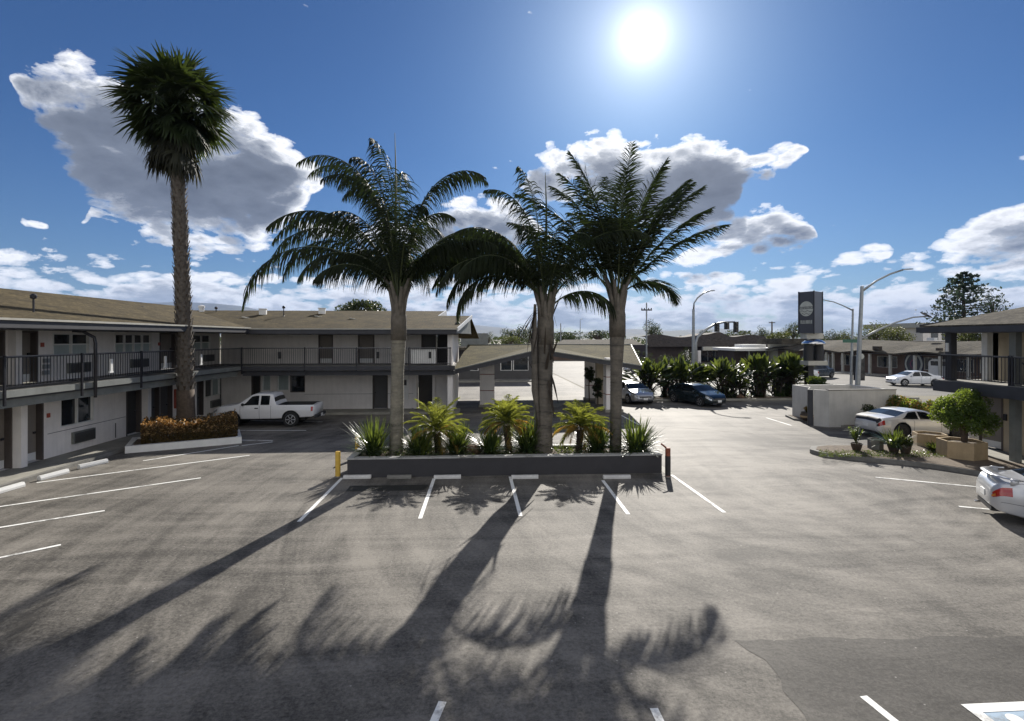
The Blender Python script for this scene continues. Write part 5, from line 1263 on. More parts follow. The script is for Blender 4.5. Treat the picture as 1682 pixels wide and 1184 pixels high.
# hedges by the coupe and the enclosure
def bushrow(name,px0,px1,Y,ytop,dep,m,label,seed,n,ls=.1,m2=None):
    rng = random.Random(seed); x0,x1 = onY(px0,Y),onY(px1,Y); h = zY(px0,ytop,Y); t = empty(name,(x0,Y,0),label,'shrub'); b = MB(); b2 = MB(); tr = MB()
    for k in range(n):
        x = rng.uniform(0,x1-x0); hh = h*(.80+.16*sin(x*2.2+seed)+.10*sin(x*5.7)); z = hh*(1-abs(rng.gauss(0,.35))); y = rng.uniform(0,dep)
        if z < .05: continue
        leafcloud(b2 if (m2 and rng.random() < .4) else b,(x,y,z),ls*rng.uniform(.7,1.5),rng,.6)
    for k in range(10):
        x = (x1-x0)*(k+.5)/10; tr.tube([(x,dep/2,0),(x+.1,dep/2,h*.4),(x+rng.uniform(-.2,.2),dep*.4,h*.75)],[.03,.02,.01],5)
    b.build('leaves',M[m],t); tr.build('stems',M['bark'],t)
    if m2: b2.build('golden_leaves',M[m2],t)
    return t
bushrow('leafy_shrub',1472,1560,25.2,652,1.0,'shrub','loose golden green shrubs beside the silver coupe, right of the white enclosure',151,5200,.12,'shrub_gold')
bushrow('leafy_shrub',1345,1388,33.5,622,1.4,'strap','low dark green shrubs behind the white enclosure',152,3600,.16)
bushrow('leafy_shrub',1428,1472,24.9,664,.6,'tree','small dark clipped shrub against the white enclosure',153,1800,.08)
x,y = G(1325,690,.1); 
t = empty('plant_pot',(x,y,.1),'striped round pot at the corner of the white enclosure','pot'); b = MB(); b.lathe([(.2,0),(.32,.16),(.34,.28),(.27,.4),(.29,.44),(.24,.42)],(0,0,0),16); b.build('bowl',M['pot'],t,smooth=True)
b = MB(); b.lathe([(.325,.17),(.345,.22),(.345,.27)],(0,0,0),16); b.build('band',M['tan'],t)
stalky(x,y,.5,.34,96,'yellow flowering plant in the striped pot by the enclosure','date_gold',14,'flowering_plant',.22)
# potted greenery on the canopy columns
for i,(px,yy,z0,h,l) in enumerate(((968,37.9,1.2,1.5,'dark climbing plant on the narrow canopy column'),(982,35.6,.0,2.2,'dark tall potted plant inside the right canopy column pair'))):
    tree('climbing_plant',px,yy,zY and (HZ-(z0+h-H)*FPX/yy),HZ-(z0-H)*FPX/yy,9,l,'tree',160+i,900,ls=.14,cat='plant')
# ------------------------------------------------------------------ vehicles
def carpaint(name, col, metal=.35, rough=.28):
    return mat(name, col, rough, metal=metal, var=.05, scale=1.5, coat=.8)
def lerpf(tab, x):
    if x <= tab[0][0]: return tab[0][1]
    for (a,ya),(c,yc) in zip(tab,tab[1:]):
        if x <= c: return ya+(yc-ya)*(x-a)/(c-a)
    return tab[-1][1]
def smoothf(tab, x, w=.06):
    return sum(lerpf(tab, x+w*k)*wt for k,wt in ((-1.5,.12),(-.75,.23),(0,.3),(.75,.23),(1.5,.12)))
class Car:
    """front towards +x.  top/belt/width/bottom tables along x give every cross-section"""
    def __init__(s, L, top, belt, width, bot, hcab, tumble=.24):
        s.L, s.top, s.belt, s.width, s.bot, s.hcab, s.tb = L, top, belt, width, bot, hcab, tumble
    def ring(s, x):
        w = smoothf(s.width,x,.05); zb = smoothf(s.bot,x,.05); be = smoothf(s.belt,x,.06); tp = max(smoothf(s.top,x,.045), be+.012)
        up = tp-be; f = min(1,up/max(.05,s.hcab-.0)); wt = w*(.945-s.tb*f); e = min(.07,up*.35)
        return [(0,zb),(w*.86,zb),(w*.965,zb+.05),(w*.995,zb+(be-zb)*.42),(w,zb+(be-zb)*.66),(w*.955,be),(wt+(w*.955-wt)*.10,be+(tp-be)*.86 if up > .1 else tp-e*.6),(wt*.86,tp-.012*min(1,up*6)),(0,tp+.02*min(1,w))]
    def P(s, x, v, off=0):
        R = s.ring(x); n = len(R)-1; v = max(0,min(n,v)); i = min(n-1,int(v)); t = v-i
        p0 = R[max(0,i-1)]; p1 = R[i]; p2 = R[i+1]; p3 = R[min(n,i+2)]
        k = .5 if i not in (5,) else .25
        def cr(a,b,c,d):
            m1 = (c-a)*k*.8; m2 = (d-b)*k*.8; t2 = t*t; t3 = t2*t
            return (2*t3-3*t2+1)*b+(t3-2*t2+t)*m1+(-2*t3+3*t2)*c+(t3-t2)*m2
        return Vector((x, cr(p0[0],p1[0],p2[0],p3[0]), cr(p0[1],p1[1],p2[1],p3[1])))
    def N(s, x, v):
        du = s.P(x+.02,v)-s.P(x-.02,v); dv = s.P(x,v+.03)-s.P(x,v-.03); n = du.cross(dv)
        if n.length < 1e-9: return Vector((0,0,1))
        n.normalize(); c = s.P(x,v)-Vector((x,0,.6))
        return n if n.dot(c) > 0 else -n
    def body(s, m, par, wheels, wr, name='body', extra=None):
        xs = []; n = 64
        for i in range(n+1):
            t = i/n; xs.append(-s.L/2+s.L*(.5-.5*cos(pi*t))*.35+s.L*t*.65)
        vs = [k/3 for k in range(25)]
        bm = bmesh.new(); G_ = []
        for x in xs:
            row = [s.P(x,v) for v in vs]; full = row+[Vector((p.x,-p.y,p.z)) for p in row[-2:0:-1]]
            G_.append([bm.verts.new(p) for p in full])
        m_ = len(G_[0])
        for a,c in zip(G_,G_[1:]):
            for j in range(m_): bm.faces.new((a[j],a[(j+1)%m_],c[(j+1)%m_],c[j]))
        bm.faces.new(G_[0][::-1]); bm.faces.new(G_[-1])
        bmesh.ops.recalc_face_normals(bm, faces=bm.faces)
        me = bpy.data.meshes.new(name); bm.to_mesh(me); bm.free(); me.materials.append(m); me.materials.append(M['black_plastic'])
        me.polygons.foreach_set('use_smooth',[True]*len(me.polygons))
        o = bpy.data.objects.new(name, me); COL.objects.link(o)
        cut = MB()
        for wx in wheels:
            cut.lathe([(wr*1.17,-2),(wr*1.17,-.62)],(wx,0,wr*1.02),28,axis='Y'); cut.lathe([(wr*1.17,.62),(wr*1.17,2)],(wx,0,wr*1.02),28,axis='Y')
        if extra: extra(cut)
        c_ = cut.build('cutter',[M['black_plastic']])
        bmm = bmesh.new(); bmm.from_mesh(c_.data); bmesh.ops.recalc_face_normals(bmm,faces=bmm.faces); bmm.to_mesh(c_.data); bmm.free()
        md = o.modifiers.new('b','BOOLEAN'); md.operation = 'DIFFERENCE'; md.solver = 'EXACT'; md.object = c_
        try: md.material_mode = 'TRANSFER'
        except Exception: pass
        bpy.context.view_layer.update(); dg = bpy.context.evaluated_depsgraph_get()
        nm = bpy.data.meshes.new_from_object(o.evaluated_get(dg)); o.modifiers.clear()
        if len(nm.polygons) > 100: o.data = nm
        bpy.data.objects.remove(c_)
        o.name = name; o.parent = par; return o
    def patch(s, name, m, par, x0, x1, v0, v1, sides=(1,-1), off=.006, nx=8, nv=5, fx=None, center=False):
        """a panel lying on the body between two stations; fx(u,v) may slant its ends"""
        outs = []
        for sg in sides:
            b = MB(); V = []
            for i in range(nx+1):
                for j in range(nv+1):
                    v = v0+(v1-v0)*j/nv; u = i/nx
                    x = (x0+(x1-x0)*u) if fx is None else fx(u,j/nv)
                    p = s.P(x,v)+s.N(x,v)*off; V.append((p.x,p.y*sg,p.z))
                if center:
                    for j in range(nv-1,-1,-1):
                        q = V[-(nv+1)-(nv-1-j)] if False else None
            b.add(V,[(i*(nv+1)+j,i*(nv+1)+j+1,(i+1)*(nv+1)+j+1,(i+1)*(nv+1)+j) for i in range(nx) for j in range(nv)])
            if center:      # one piece across the car
                o_ = len(V); W = [(x,-y,z) for x,y,z in V]; b.add(W,[(i*(nv+1)+j,(i+1)*(nv+1)+j,(i+1)*(nv+1)+j+1,i*(nv+1)+j+1) for i in range(nx) for j in range(nv)])
            outs.append(b.build(name, m, par, smooth=True))
            if center: break
        return outs
def wheels(par, xs, y, r, w, rimm, rng=None, spokes=5, white=False):
    first = None
    for x in xs:
        for sg in (1,-1):
            if first is None:
                b = MB(); b.lathe([(r*.62,-w/2),(r*.93,-w/2),(r,-w*.32),(r,w*.32),(r*.93,w/2),(r*.62,w/2)],(0,0,0),32,axis='Y'); ty = b.build('wheel', M['tyre'], par, smooth=False)
                b = MB(); b.lathe([(r*.66,w*.30),(r*.66,w*.52),(r*.60,w*.53),(r*.57,w*.38),(r*.2,w*.40),(.001,w*.44)],(0,0,0),28,axis='Y')
                for k in range(spokes):
                    a = 2*pi*k/spokes; b.obox((cos(a)*r*.36,w*.46,sin(a)*r*.36), r*.50, .03, r*.13, 0, ry=-a)
                rm = b.build('rim', M[rimm], ty); b = MB(); b.lathe([(r*.60,w*.34),(r*.60,w*.375),(.001,w*.376)],(0,0,0),24,axis='Y'); b.build('brake_disc', M['black_plastic'], ty)
                first = ty; o = ty
            else:
                o = copy_tree(first, par)
            o.location = (x, sg*y, r); o.rotation_euler = (0,0,0 if sg > 0 else pi)
def plate(par, x, z, rz=0, text=True):
    b = MB(); b.box(-.008,.008,-.155,.155,-.075,.075); o = b.build('number_plate', M['white'], par, loc=(x,0,z)); return o
def mirrors(par, m, x, y, z):
    for sg in (1,-1):
        b = MB(); b.lathe([(.02,-.07),(.07,-.05),(.085,0),(.07,.05),(.02,.07)],(0,0,0),10); o = b.build('door_mirror', m, par, smooth=True, loc=(x,sg*(y+.07),z)); o.scale = (.8,1.25,1)
def sedan(label, px, py, rz, paint, L=4.75, W=.92, Ht=1.44, wr=.33, rimm='rim', kind='sedan', parts='full', cat='car', name='parked_car', group=None, zoff=0, tl=.24):
    x,y = G(px,py) if py > 100 else (px,py)
    t = empty(name,(x,y,zoff),label,cat,rz=rz,group=group); h = L/2; s_ = L/4.75; k = Ht/1.44
    if kind == 'coupe':
        top = [(-h,.72),(-h+.05,.98),(-h+.42,1.06),(-1.62*s_,1.09),(-.92*s_,1.33),(-.4*s_,1.365),(.1*s_,1.30),(.90*s_,.99),(1.7*s_,.93),(h-.25,.80),(h-.03,.66),(h,.5)]
        belt = [(-h,.66),(-h+.12,.90),(-1.5*s_,.98),(-.6*s_,.93),(.9*s_,.90),(1.6*s_,.85),(h-.2,.70),(h,.48)]
        gl = (-1.66*s_,-1.0*s_,.02*s_,.88*s_); hc = 1.345-.93
    elif kind == 'hatch':
        top = [(-h,.75),(-h+.05,.98),(-h+.30,1.07),(-1.35*s_,1.36),(-.5*s_,1.47),(.2*s_,1.45),(.62*s_,1.36),(1.32*s_,1.02),(h-.3,.82),(h-.05,.66),(h,.5)]
        belt = [(-h,.7),(-h+.1,.92),(-1.4*s_,.98),(1.1*s_,.93),(h-.3,.76),(h,.48)]; gl = (-1.85*s_,-1.2*s_,.5*s_,1.28*s_); hc = 1.46-.95
    elif kind == 'suv':
        top = [(-h,.8),(-h+.06,1.1),(-h+.28,1.60),(-h+.5,1.70),(.1*s_,1.72),(.5*s_,1.64),(1.15*s_,1.16),(h-.25,1.0),(h-.03,.8),(h,.6)]
        belt = [(-h,.75),(-h+.08,1.02),(1.0*s_,1.04),(h-.25,.92),(h,.58)]; gl = (-h+.16,-h+.45,.42*s_,1.1*s_); hc = 1.7-1.03
    else:
        top = [(-h,.70),(-h+.05,.95),(-h+.55,1.03),(-1.45*s_,1.06),(-.75*s_,1.38),(-.2*s_,1.45),(.35*s_,1.42),(.62*s_,1.32),(1.22*s_,1.0),(h-.3,.82),(h-.04,.64),(h,.48)]
        belt = [(-h,.64),(-h+.12,.88),(-1.4*s_,.95),(1.1*s_,.91),(h-.3,.74),(h,.46)]; gl = (-1.50*s_,-.86*s_,.48*s_,1.20*s_); hc = 1.44-.93
    top = [(a,c*k) for a,c in top]; belt = [(a,c*k) for a,c in belt]; hc *= k
    width = [(-h,W*.62),(-h+.07,W*.84),(-h+.5,W*.97),(-1.2*s_,W),(1.3*s_,W*.985),(h-.55,W*.94),(h-.16,W*.80),(h,W*.55)]
    bot = [(-h,.42),(-h+.1,.30),(-h+.6,.22),(h-.7,.20),(h-.1,.26),(h,.36)]
    c = Car(L, top, belt, width, bot, hc); wx = (1.42*s_,-1.36*s_)
    c.body(paint, t, wx, wr)
    wheels(t, wx, W-.115, wr, .22, rimm)
    g = M['car_glass']; x0,x1,x2,x3 = gl
    c.patch('windscreen', g, t, x2+.10, x3-.02, 6.35, 8, center=True, nx=10)
    c.patch('rear_window', g, t, x0+.06, x1-.06, 6.35, 8, center=True, nx=10)
    mid = (-.12 if kind != 'suv' else -.25)*s_ - (.38 if kind == 'coupe' else 0)
    def front(u,v): a = mid+.05; e = x3-.26-(x3-x2-.12)*v*.92; return a+(e-a)*u
    def rear(u,v): a = x0+.28+(x1-x0-.1)*v*.85; e = mid-.03; return a+(e-a)*u
    c.patch('side_window', g, t, 0, 0, 5.10, 5.90, fx=front); c.patch('side_window', g, t, 0, 0, 5.10, 5.90, fx=rear)
    if kind == 'suv': pass
    # seams of doors, sills, lights, grilles
    for xx in ((mid+.01, x3-.32, x0+.55) if kind != 'coupe' else (mid-.28, x3-.30)): c.patch('door_seam', M['black_plastic'], t, xx-.006, xx+.006, 2.3, 5.0, nx=1, nv=8, off=.003)
    c.patch('sill_trim', M['black_plastic'], t, -1.0*s_, 1.02*s_, 1.2, 2.05, off=.004, nx=6, nv=2)
    for xx in ((mid-.16,) if kind == 'coupe' else (mid-.2, x0+.7)): c.patch('door_handle', M['chrome'] if kind != 'coupe' else paint, t, xx-.09, xx+.09, 4.55, 4.68, off=.022, nx=2, nv=1)
    c.patch('headlight', M['lamp_clear'], t, h-.42, h-.07, 4.15, 5.0, off=.008, nx=8)
    c.patch('tail_light', M['lamp_red'], t, -h+.03, -h+tl, 4.1, 5.1, off=.008, nx=6)
    mirrors(t, paint, x3-.42, W*.93, .98*k)
    plate(t, -h-.012, .62*k); plate(t, h+.01, .42)
    b = MB(); b.box(h-.10,h+.004,-W*.5,W*.5,.50,.60) ; b.build('grille', M['grille'], t)
    b = MB(); b.box(h-.16,h-.03,-W*.6,W*.6,.24,.36); b.build('lower_grille', M['black_plastic'], t)
    b = MB(); b.box(-h+.02,-h+.2,-W*.62,W*.62,.25,.36); b.build('rear_diffuser', M['black_plastic'], t)
    b = MB(); b.box(-1.2,1.2,-.6,.6,.17,.24); b.build('underbody', M['black_plastic'], t)
    return t, c
P_silver = carpaint('silver_car_paint', (.50,.51,.53), .6, .25); P_white = carpaint('white_car_paint', (.74,.75,.76), 0, .25)
P_dark = carpaint('dark_green_car_paint', (.012,.022,.026), .3, .18); P_champ = carpaint('silver_coupe_paint', (.66,.66,.65), .25, .3)
P_silver2 = carpaint('pale_silver_paint', (.56,.57,.59), .35, .28); P_blue = carpaint('slate_blue_paint', (.06,.08,.11), .4, .25); P_truck = carpaint('white_truck_paint', (.70,.70,.71), 0, .35)
BK = radians(-90)
sedan('silver car with sun glinting on its bonnet, facing us by the canopy', 1036, 659, radians(-80), P_silver, kind='hatch', L=4.5)
sedan('dark green sedan facing us in front of the paddle-leaf plants', 1143, 663, radians(-71), P_dark, kind='hatch', L=4.45, Ht=1.42)
sedan('white sedan driving left along the road past the brick shops', 1501, 633, radians(172), P_white, L=4.6, name='passing_car')
ct, cc = sedan('silver coupe with black rear spoiler strip parked behind the kerbed island', 1498, 716, radians(3), P_champ, kind='coupe', L=4.75, W=.95, Ht=1.40, wr=.37, rimm='rim_dark')
cc.patch('spoiler_strip', M['black_plastic'], ct, -2.36, -2.24, 5.3, 8, center=True, off=.022, nx=3); cc.patch('tail_panel', M['black_plastic'], ct, -2.372, -2.33, 4.2, 4.9, off=.012, nx=2)
st2, sc2 = sedan('silver convertible style coupe leaving the frame at the right edge, red tail lamps', (15.15), (11.65), radians(-32), P_silver2, tl=.36, kind='coupe', L=4.7, W=.90, Ht=1.42, wr=.32)
# raised rear wing on pedestals, wrap-round lamps of the near coupe
b = MB(); n = 12
for i in range(n):
    y0 = -.80+1.6*i/n; y1 = y0+1.6/n; f = lambda y: -2.36+.42*abs(y/.8)**3; z = lambda y: 1.15-.03*abs(y/.8)**2
    b.add([(f(y0),y0,z(y0)),(f(y1),y1,z(y1)),(f(y1)+.22,y1,z(y1)+.012),(f(y0)+.22,y0,z(y0)+.012),(f(y0),y0,z(y0)-.025),(f(y1),y1,z(y1)-.025),(f(y1)+.22,y1,z(y1)-.025),(f(y0)+.22,y0,z(y0)-.025)],[(0,1,2,3),(7,6,5,4),(0,4,5,1),(2,6,7,3)])
for sg in (1,-1): b.box(-2.02,-1.86,sg*.76-.02,sg*.76+.02,.97,1.135)
b.build('rear_wing', P_silver2, st2, smooth=True)
sc2.patch('amber_lens', M['amber'], st2, -2.33, -2.27, 4.25, 4.6, off=.016, nx=2); sc2.patch('bumper_strip', M['black_plastic'], st2, -2.2, -1.6, 3.0, 3.06, off=.005)
b = MB(); b.tube([(-2.28,.45,.22),(-2.42,.45,.21)],.03,8); b.build('exhaust_pipe', M['chrome'], st2)
sedan('slate blue car rear half hidden behind the tall sign post', 1342, 620, radians(20), P_blue, kind='suv', L=4.4)
sedan('white car glimpsed between the tallest paddle-leaf plants', 1306, 622, radians(170), P_white, kind='sedan', L=4.6)
sedan('dark suv parked in front of the brown roofed shops', 1166, 592, radians(190), P_dark, kind='suv', L=4.6)
sedan('white car parked before the awning building', 1221, 591, radians(182), P_white, kind='sedan', L=4.6)
sedan('silver hatchback on the far road by the awning post', 1244, 596, radians(178), P_silver, kind='hatch', L=4.2)
sedan('silver car parked beyond the road between the dark shrubs', 1052, 611, radians(185), P_silver, kind='sedan', L=4.6)
sedan('dark low car beyond the canopy seen beside its right column', 990, 634, radians(-85), P_blue, kind='sedan', L=4.4)
# ---- pickup: nose to the left wing, tail towards the planter
px_, py_ = G(442,697)
t = empty('pickup_truck',(px_,py_,0),'white extended cab pickup parked nose-in beside the clipped hedge','pickup',rz=radians(181))
Lp = 5.15; h = Lp/2
top = [(-h,1.08),(-h+.04,1.13),(-.62,1.13),(-.60,1.15),(-.52,1.66),(-.3,1.72),(.35,1.73),(.62,1.66),(1.22,1.20),(1.4,1.15),(h-.35,1.06),(h-.06,.95),(h,.78)]
belt = [(-h,1.05),(-.6,1.11),(1.2,1.10),(h-.3,.98),(h,.74)]
width = [(-h,.86),(-h+.05,.89),(1.4,.89),(h-.4,.86),(h-.1,.74),(h,.6)]
bot = [(-h,.58),(-h+.1,.50),(-.6,.42),(h-.6,.42),(h,.5)]
c = Car(Lp, top, belt, width, bot, .60, .20); wx = (1.56,-1.40)
def bed(cut): cut.box(-h+.10,-.70,-.76,.76,.72,1.6)
c.body(P_truck, t, wx, .39, extra=bed)
wheels(t, wx, .80, .385, .25, 'rim', spokes=6)
g = M['car_glass']
c.patch('windscreen', g, t, .68, 1.20, 6.3, 8, center=True, nx=10)
c.patch('rear_window', g, t, -.595, -.53, 6.3, 8, center=True, nx=6)
c.patch('side_window', g, t, 0,0, 5.12, 5.88, fx=lambda u,v: .22+((1.08-.50*v)-.22)*u)
c.patch('side_window', g, t, -.32, .12, 5.12, 5.88)
for xx in (.17,-.40,1.12): c.patch('door_seam', M['black_plastic'], t, xx-.006, xx+.006, 1.5, 5.0, nx=1, nv=8, off=.003)
c.patch('door_handle', M['black_plastic'], t, .22, .40, 4.4, 4.62, off=.02, nx=2, nv=1)
c.patch('tail_light', M['lamp_red'], t, -h+.05, -h+.16, 3.6, 4.85, off=.008, nx=3)
c.patch('headlight', M['lamp_clear'], t, h-.3, h-.06, 4.3, 5.0, off=.008)
mirrors(t, M['black_plastic'], .98, .86, 1.18)
b = MB(); b.box(-h-.16,-h-.01,-.80,.80,.46,.60); b.build('rear_bumper', M['black_plastic'], t)
b = MB(); b.tube([(-h-.16,-.1,.44),(-h-.30,-.1,.45),(-h-.30,-.1,.52)],.035,8); b.build('tow_hitch', M['chrome'], t)
b = MB(); b.box(h-.05,h+.06,-.72,.72,.44,.60); b.build('front_bumper', M['chrome'], t)
b = MB(); b.box(-h+.11,-.71,-.755,.755,.70,.725); b.build('bed_liner', M['black_plastic'], t)
b = MB(); b.box(-2.0,2.0,-.45,.45,.30,.42); b.build('chassis', M['black_plastic'], t)
plate(t,-h-.17,.53)

# ------------------------------------------------------------------ sign tower
sgx, sgy = G(1322,656); SB = ray(1322).y; kS = sgy/ray(1322).y/FPX
sg = empty('sign_tower',(sgx,sgy,0),'tall charcoal sign tower with pale round emblem on a dark post','sign')
zt8, zb8 = zY(1312,482,sgy), zY(1312,547,sgy)
A0 = Vector((onY(1312,sgy+.6),sgy+.6)); A1 = Vector((onY(1337,sgy-.5),sgy-.5)); A2 = Vector((onY(1351,sgy+.4),sgy+.4)); A3 = A0+(A2-A1)
b = MB(); b.prism([tuple(A0),tuple(A1),tuple(A2),tuple(A3)],zb8,zt8+.15); b.build('cabinet', M['sign'], sg)
b = MB()
for p in (A0,A1,A2): b.obox((p.x,p.y,(zb8+zt8)/2+.07),.07,.07,zt8-zb8+.24,atan2((A1-A0).y,(A1-A0).x))
b.build('corner_trim', M['black_metal'], sg)
u = (A1-A0); Lu = u.length; u /= Lu; nrm = Vector((u.y,-u.x))
if nrm.y > 0: nrm = -nrm
def face(b, pts, off):
    b.add([(A0.x+u.x*a+nrm.x*off, A0.y+u.y*a+nrm.y*off, z) for a,z in pts], [list(range(len(pts)))])
cz_ = zY(1325,507,sgy); R = .46*Lu
b = MB(); face(b,[(Lu/2+R*cos(a*pi/20)*.98, cz_+R*1.02*sin(a*pi/20)) for a in range(40)],.012); em = b.build('round_emblem', M['sign_light'], sg)
b = MB(); rr_ = random.Random(3)
face(b,[(Lu/2-R*1.02,cz_-.02),(Lu/2+R*1.02,cz_-.02),(Lu/2+R*1.02,cz_+.16),(Lu/2-R*1.02,cz_+.16)],.018)
b.build('emblem_band', M['sign'], em)
def glyphs(b, x0, x1, z0, z1, n, off, th=.03):      # lettering too small to read: strokes at the size and rhythm of the original
    w = (x1-x0)/n
    for i in range(n):
        a = x0+w*i+w*.12; c = a+w*.70; k = rr_.randrange(4)
        face(b,[(a,z0),(a+th,z0),(a+th,z1),(a,z1)],off)
        if k in (0,1): face(b,[(c-th,z0),(c,z0),(c,z1),(c-th,z1)],off)
        if k in (0,2): face(b,[(a+th,z1-th),(c-th if k == 0 else c,z1-th),(c-th if k == 0 else c,z1),(a+th,z1)],off)
        if k in (1,3): face(b,[(a+th,(z0+z1)/2-th/2),(c-th if k == 1 else c,(z0+z1)/2-th/2),(c-th if k == 1 else c,(z0+z1)/2+th/2),(a+th,(z0+z1)/2+th/2)],off)
        if k in (2,3): face(b,[(a+th,z0),(c,z0),(c,z0+th),(a+th,z0+th)],off)
b = MB(); glyphs(b,Lu/2-R*.92,Lu/2+R*.92,cz_+.01,cz_+.13,9,.022); b.build('emblem_lettering', M['sign_light'], em)
for q,ph in ((.22,0),(.42,1)):
    b = MB(); m_ = 14; hw = R*(.80 if q < .3 else .6)
    for i in range(m_):
        a = Lu/2-hw+2*hw*i/m_; c = a+2*hw/m_; za = cz_-q*R*1.7+.05*sin(i*.9+ph); zc_ = cz_-q*R*1.7+.05*sin((i+1)*.9+ph)
        face(b,[(a,za),(c,zc_),(c,zc_+.035),(a,za+.035)],.018)
    b.build('emblem_wave', M['sign'], em)
b = MB(); z0 = zY(1325,528,sgy); glyphs(b,Lu*.12,Lu*.90,z0-.16,z0+.10,9,.012,.045); b.build('lettering', M['sign_light'], sg)
pcx = (A0+A2)/2
b = MB(); b.box(pcx.x-.55,pcx.x+.75,pcx.y-.4,pcx.y+.4,zb8-.42,zb8-.001); b.build('collar', M['edge_metal'], sg)
b = MB(); b.box(pcx.x-.38,pcx.x+.05,pcx.y-.30,pcx.y+.2,0,zb8-.43); b.build('post', M['black_metal'], sg)
zl = zY(1322,592,sgy)
b = MB(); b.box(pcx.x-1.05,pcx.x+.42,pcx.y-1.35,pcx.y-.31,zl-.32,zl); pf = b.build('bracket_shelf', M['edge_metal'], sg)
zd = zY(1320,558,sgy)
for dx in (-.72,.08):
    b = MB(); b.lathe([(.33,zl+.002),(.33,zl+.75),(.30,zd-.35)],(pcx.x+dx,pcx.y-.83,0),18); b.build('drum', M['black_plastic'], sg, smooth=False)
b = MB(); b.lathe([(.80,zd-.34),(.76,zd-.2),(.55,zd-.02),(.25,zd+.08),(.02,zd+.1)],(pcx.x-.32,pcx.y-.83,0),20); b.build('domed_lid', M['chrome'], sg, smooth=True)
finish(sg)
# ------------------------------------------------------------------ white walled enclosure
ey = 25.9; ex0, ex1 = onY(1362,ey), onY(1472,ey); ez_ = zY(1400,641,ey)
en = empty('walled_enclosure',(ex0,ey,0),'white plastered walled enclosure with dark corner slot behind the silver coupe','enclosure')
xl = onY(1330,27.6)
b = MB(); b.box(ex0,ex1,ey,ey+.2,0,ez_); b.box(ex1-.2,ex1,ey+.201,29.2,0,ez_); b.prism([(ex0-.001,ey),(ex0-.001,ey+.2),(ex0-.38,ey+.62),(ex0-.5,ey+.5)],0,ez_)
b.prism([(xl,27.6),(xl+.15,27.75),(ex0-.55,ey+.85),(ex0-.70,ey+.72)],0,ez_); b.prism([(xl,27.601),(xl+.15,27.75),(xl+.15,29.2),(xl,29.2)],0,ez_-.001); b.box(xl+.151,ex1-.201,29.0,29.2,0,ez_)
b.build('wall', M['stucco_grey'], en)
b = MB(); b.prism([(ex0-.50,ey+.56),(ex0-.42,ey+.66),(ex0-.56,ey+.82),(ex0-.68,ey+.72)],0,ez_-.02); b.build('gate_post', M['slate'], en)
b = MB(); b.box(ex0-.02,ex1+.02,ey-.02,ey+.22,ez_+.001,ez_+.05); b.build('cap', M['concrete_dark'], en)
finish(en)
b = MB(); b.prism([G(1303,690),(G(1330,694)),G(1360,700),G(1420,704),G(1480,704),(25,24.2),(25,29.6),(17.9,29.6)],0,.10); tag(b.build('kerb', M['concrete_dark']), kind='structure')
b = MB(); b.prism([tuple(Vector((20.5,27))+(Vector(p)-Vector((20.5,27)))*.96) for p in [G(1303,690),(G(1330,694)),G(1360,700),G(1420,704),G(1480,704),(25,24.2),(25,29.6),(17.9,29.6)]],.03,.115); tag(b.build('island_bed', M['dirt']), kind='structure')
# ------------------------------------------------------------------ lamps, signals, poles
def head(b, p, d, L=.75):
    d = Vector(d).normalized(); s = d.cross(UP).normalized(); P_ = Vector(p)
    V = []
    for t_,w_,hh in ((0,.05,.05),(.2,.14,.07),(.7,.16,.07),(1,.05,.03)):
        c = P_+d*L*t_; V += [c-s*w_-UP*.02,c+s*w_-UP*.02,c+s*w_*.7+UP*hh,c-s*w_*.7+UP*hh]
    b.add(V,[(i*4+j,i*4+(j+1)%4,i*4+4+(j+1)%4,i*4+4+j) for i in range(3) for j in range(4)]+[(3,2,1,0),(12,13,14,15)])
def lamp_post(Y, base, topp, arm, label, r=.10, m='galv', hl=.9, name='street_lamp', grp='street lamps'):
    """base/top/arm are sighted (px,py) points at distance Y"""
    x0 = onY(base[0],Y); t = empty(name,(x0,Y,0),label,'street lamp',group=grp)
    zt_ = zY(topp[0],topp[1],Y); xt = onY(topp[0],Y)
    b = MB(); b.tube([(x0,Y,0),(xt,Y,zt_)],[r,r*.62],12); b.lathe([(r*2,0),(r*2,.08),(r*1.2,.14)],(x0,Y,0),12); b.build('pole', M[m], t)
    b = MB(); pts = [(onY(px,Y),Y,zY(px,py,Y)) for px,py in arm]; b.tube(pts,[r*.55]+[r*.38]*(len(pts)-1),8); b.build('arm', M[m], t, smooth=True)
    b = MB(); d = Vector(pts[-1])-Vector(pts[-2]); head(b, pts[-1], Vector((d.x,0,d.z*.2)), hl); b.build('lamp_head', M[m], t)
    finish(t); return t
tl = lamp_post(41,(1408,650),(1416,470),[(1416,478),(1440,461),(1462,450),(1483,443)],'thick grey street lamp and signal pole with long arms behind the enclosure',r=.20)
b = MB(); Y = 41; pts = [(onY(px,Y)-tl.location.x,0,zY(px,py,Y)) for px,py in ((1412,558),(1440,543),(1470,530),(1500,521),(1528,519))]
b.tube(pts,[.10,.09,.07,.06,.05],8); b.build('signal_mast_arm', M['galv'], tl, smooth=True)
b = MB(); head(b,(onY(1531,Y)-tl.location.x,0,zY(1531,522,Y)),(-1,0,.45),1.1); b.build('flood_head', M['black_metal'], tl)
tl = lamp_post(47,(1398,613),(1401,507),[(1401,510),(1385,502),(1370,496),(1355,493)],'slender street lamp with arm reaching left behind the tall sign',r=.13)
Y = 47
b = MB(); x = onY(1405,Y)-tl.location.x; b.obox((x+.1,-.35,zY(1405,604,Y)), .75,.5,2.3); ps = b.build('signal_housing', M['black_plastic'], tl)
b = MB(); 
for k in range(3): b.lathe([(.24,-.66),(.24,-.60)],(x+.1,0,zY(1405,604,Y)+.7-.7*k),14,axis='Y')
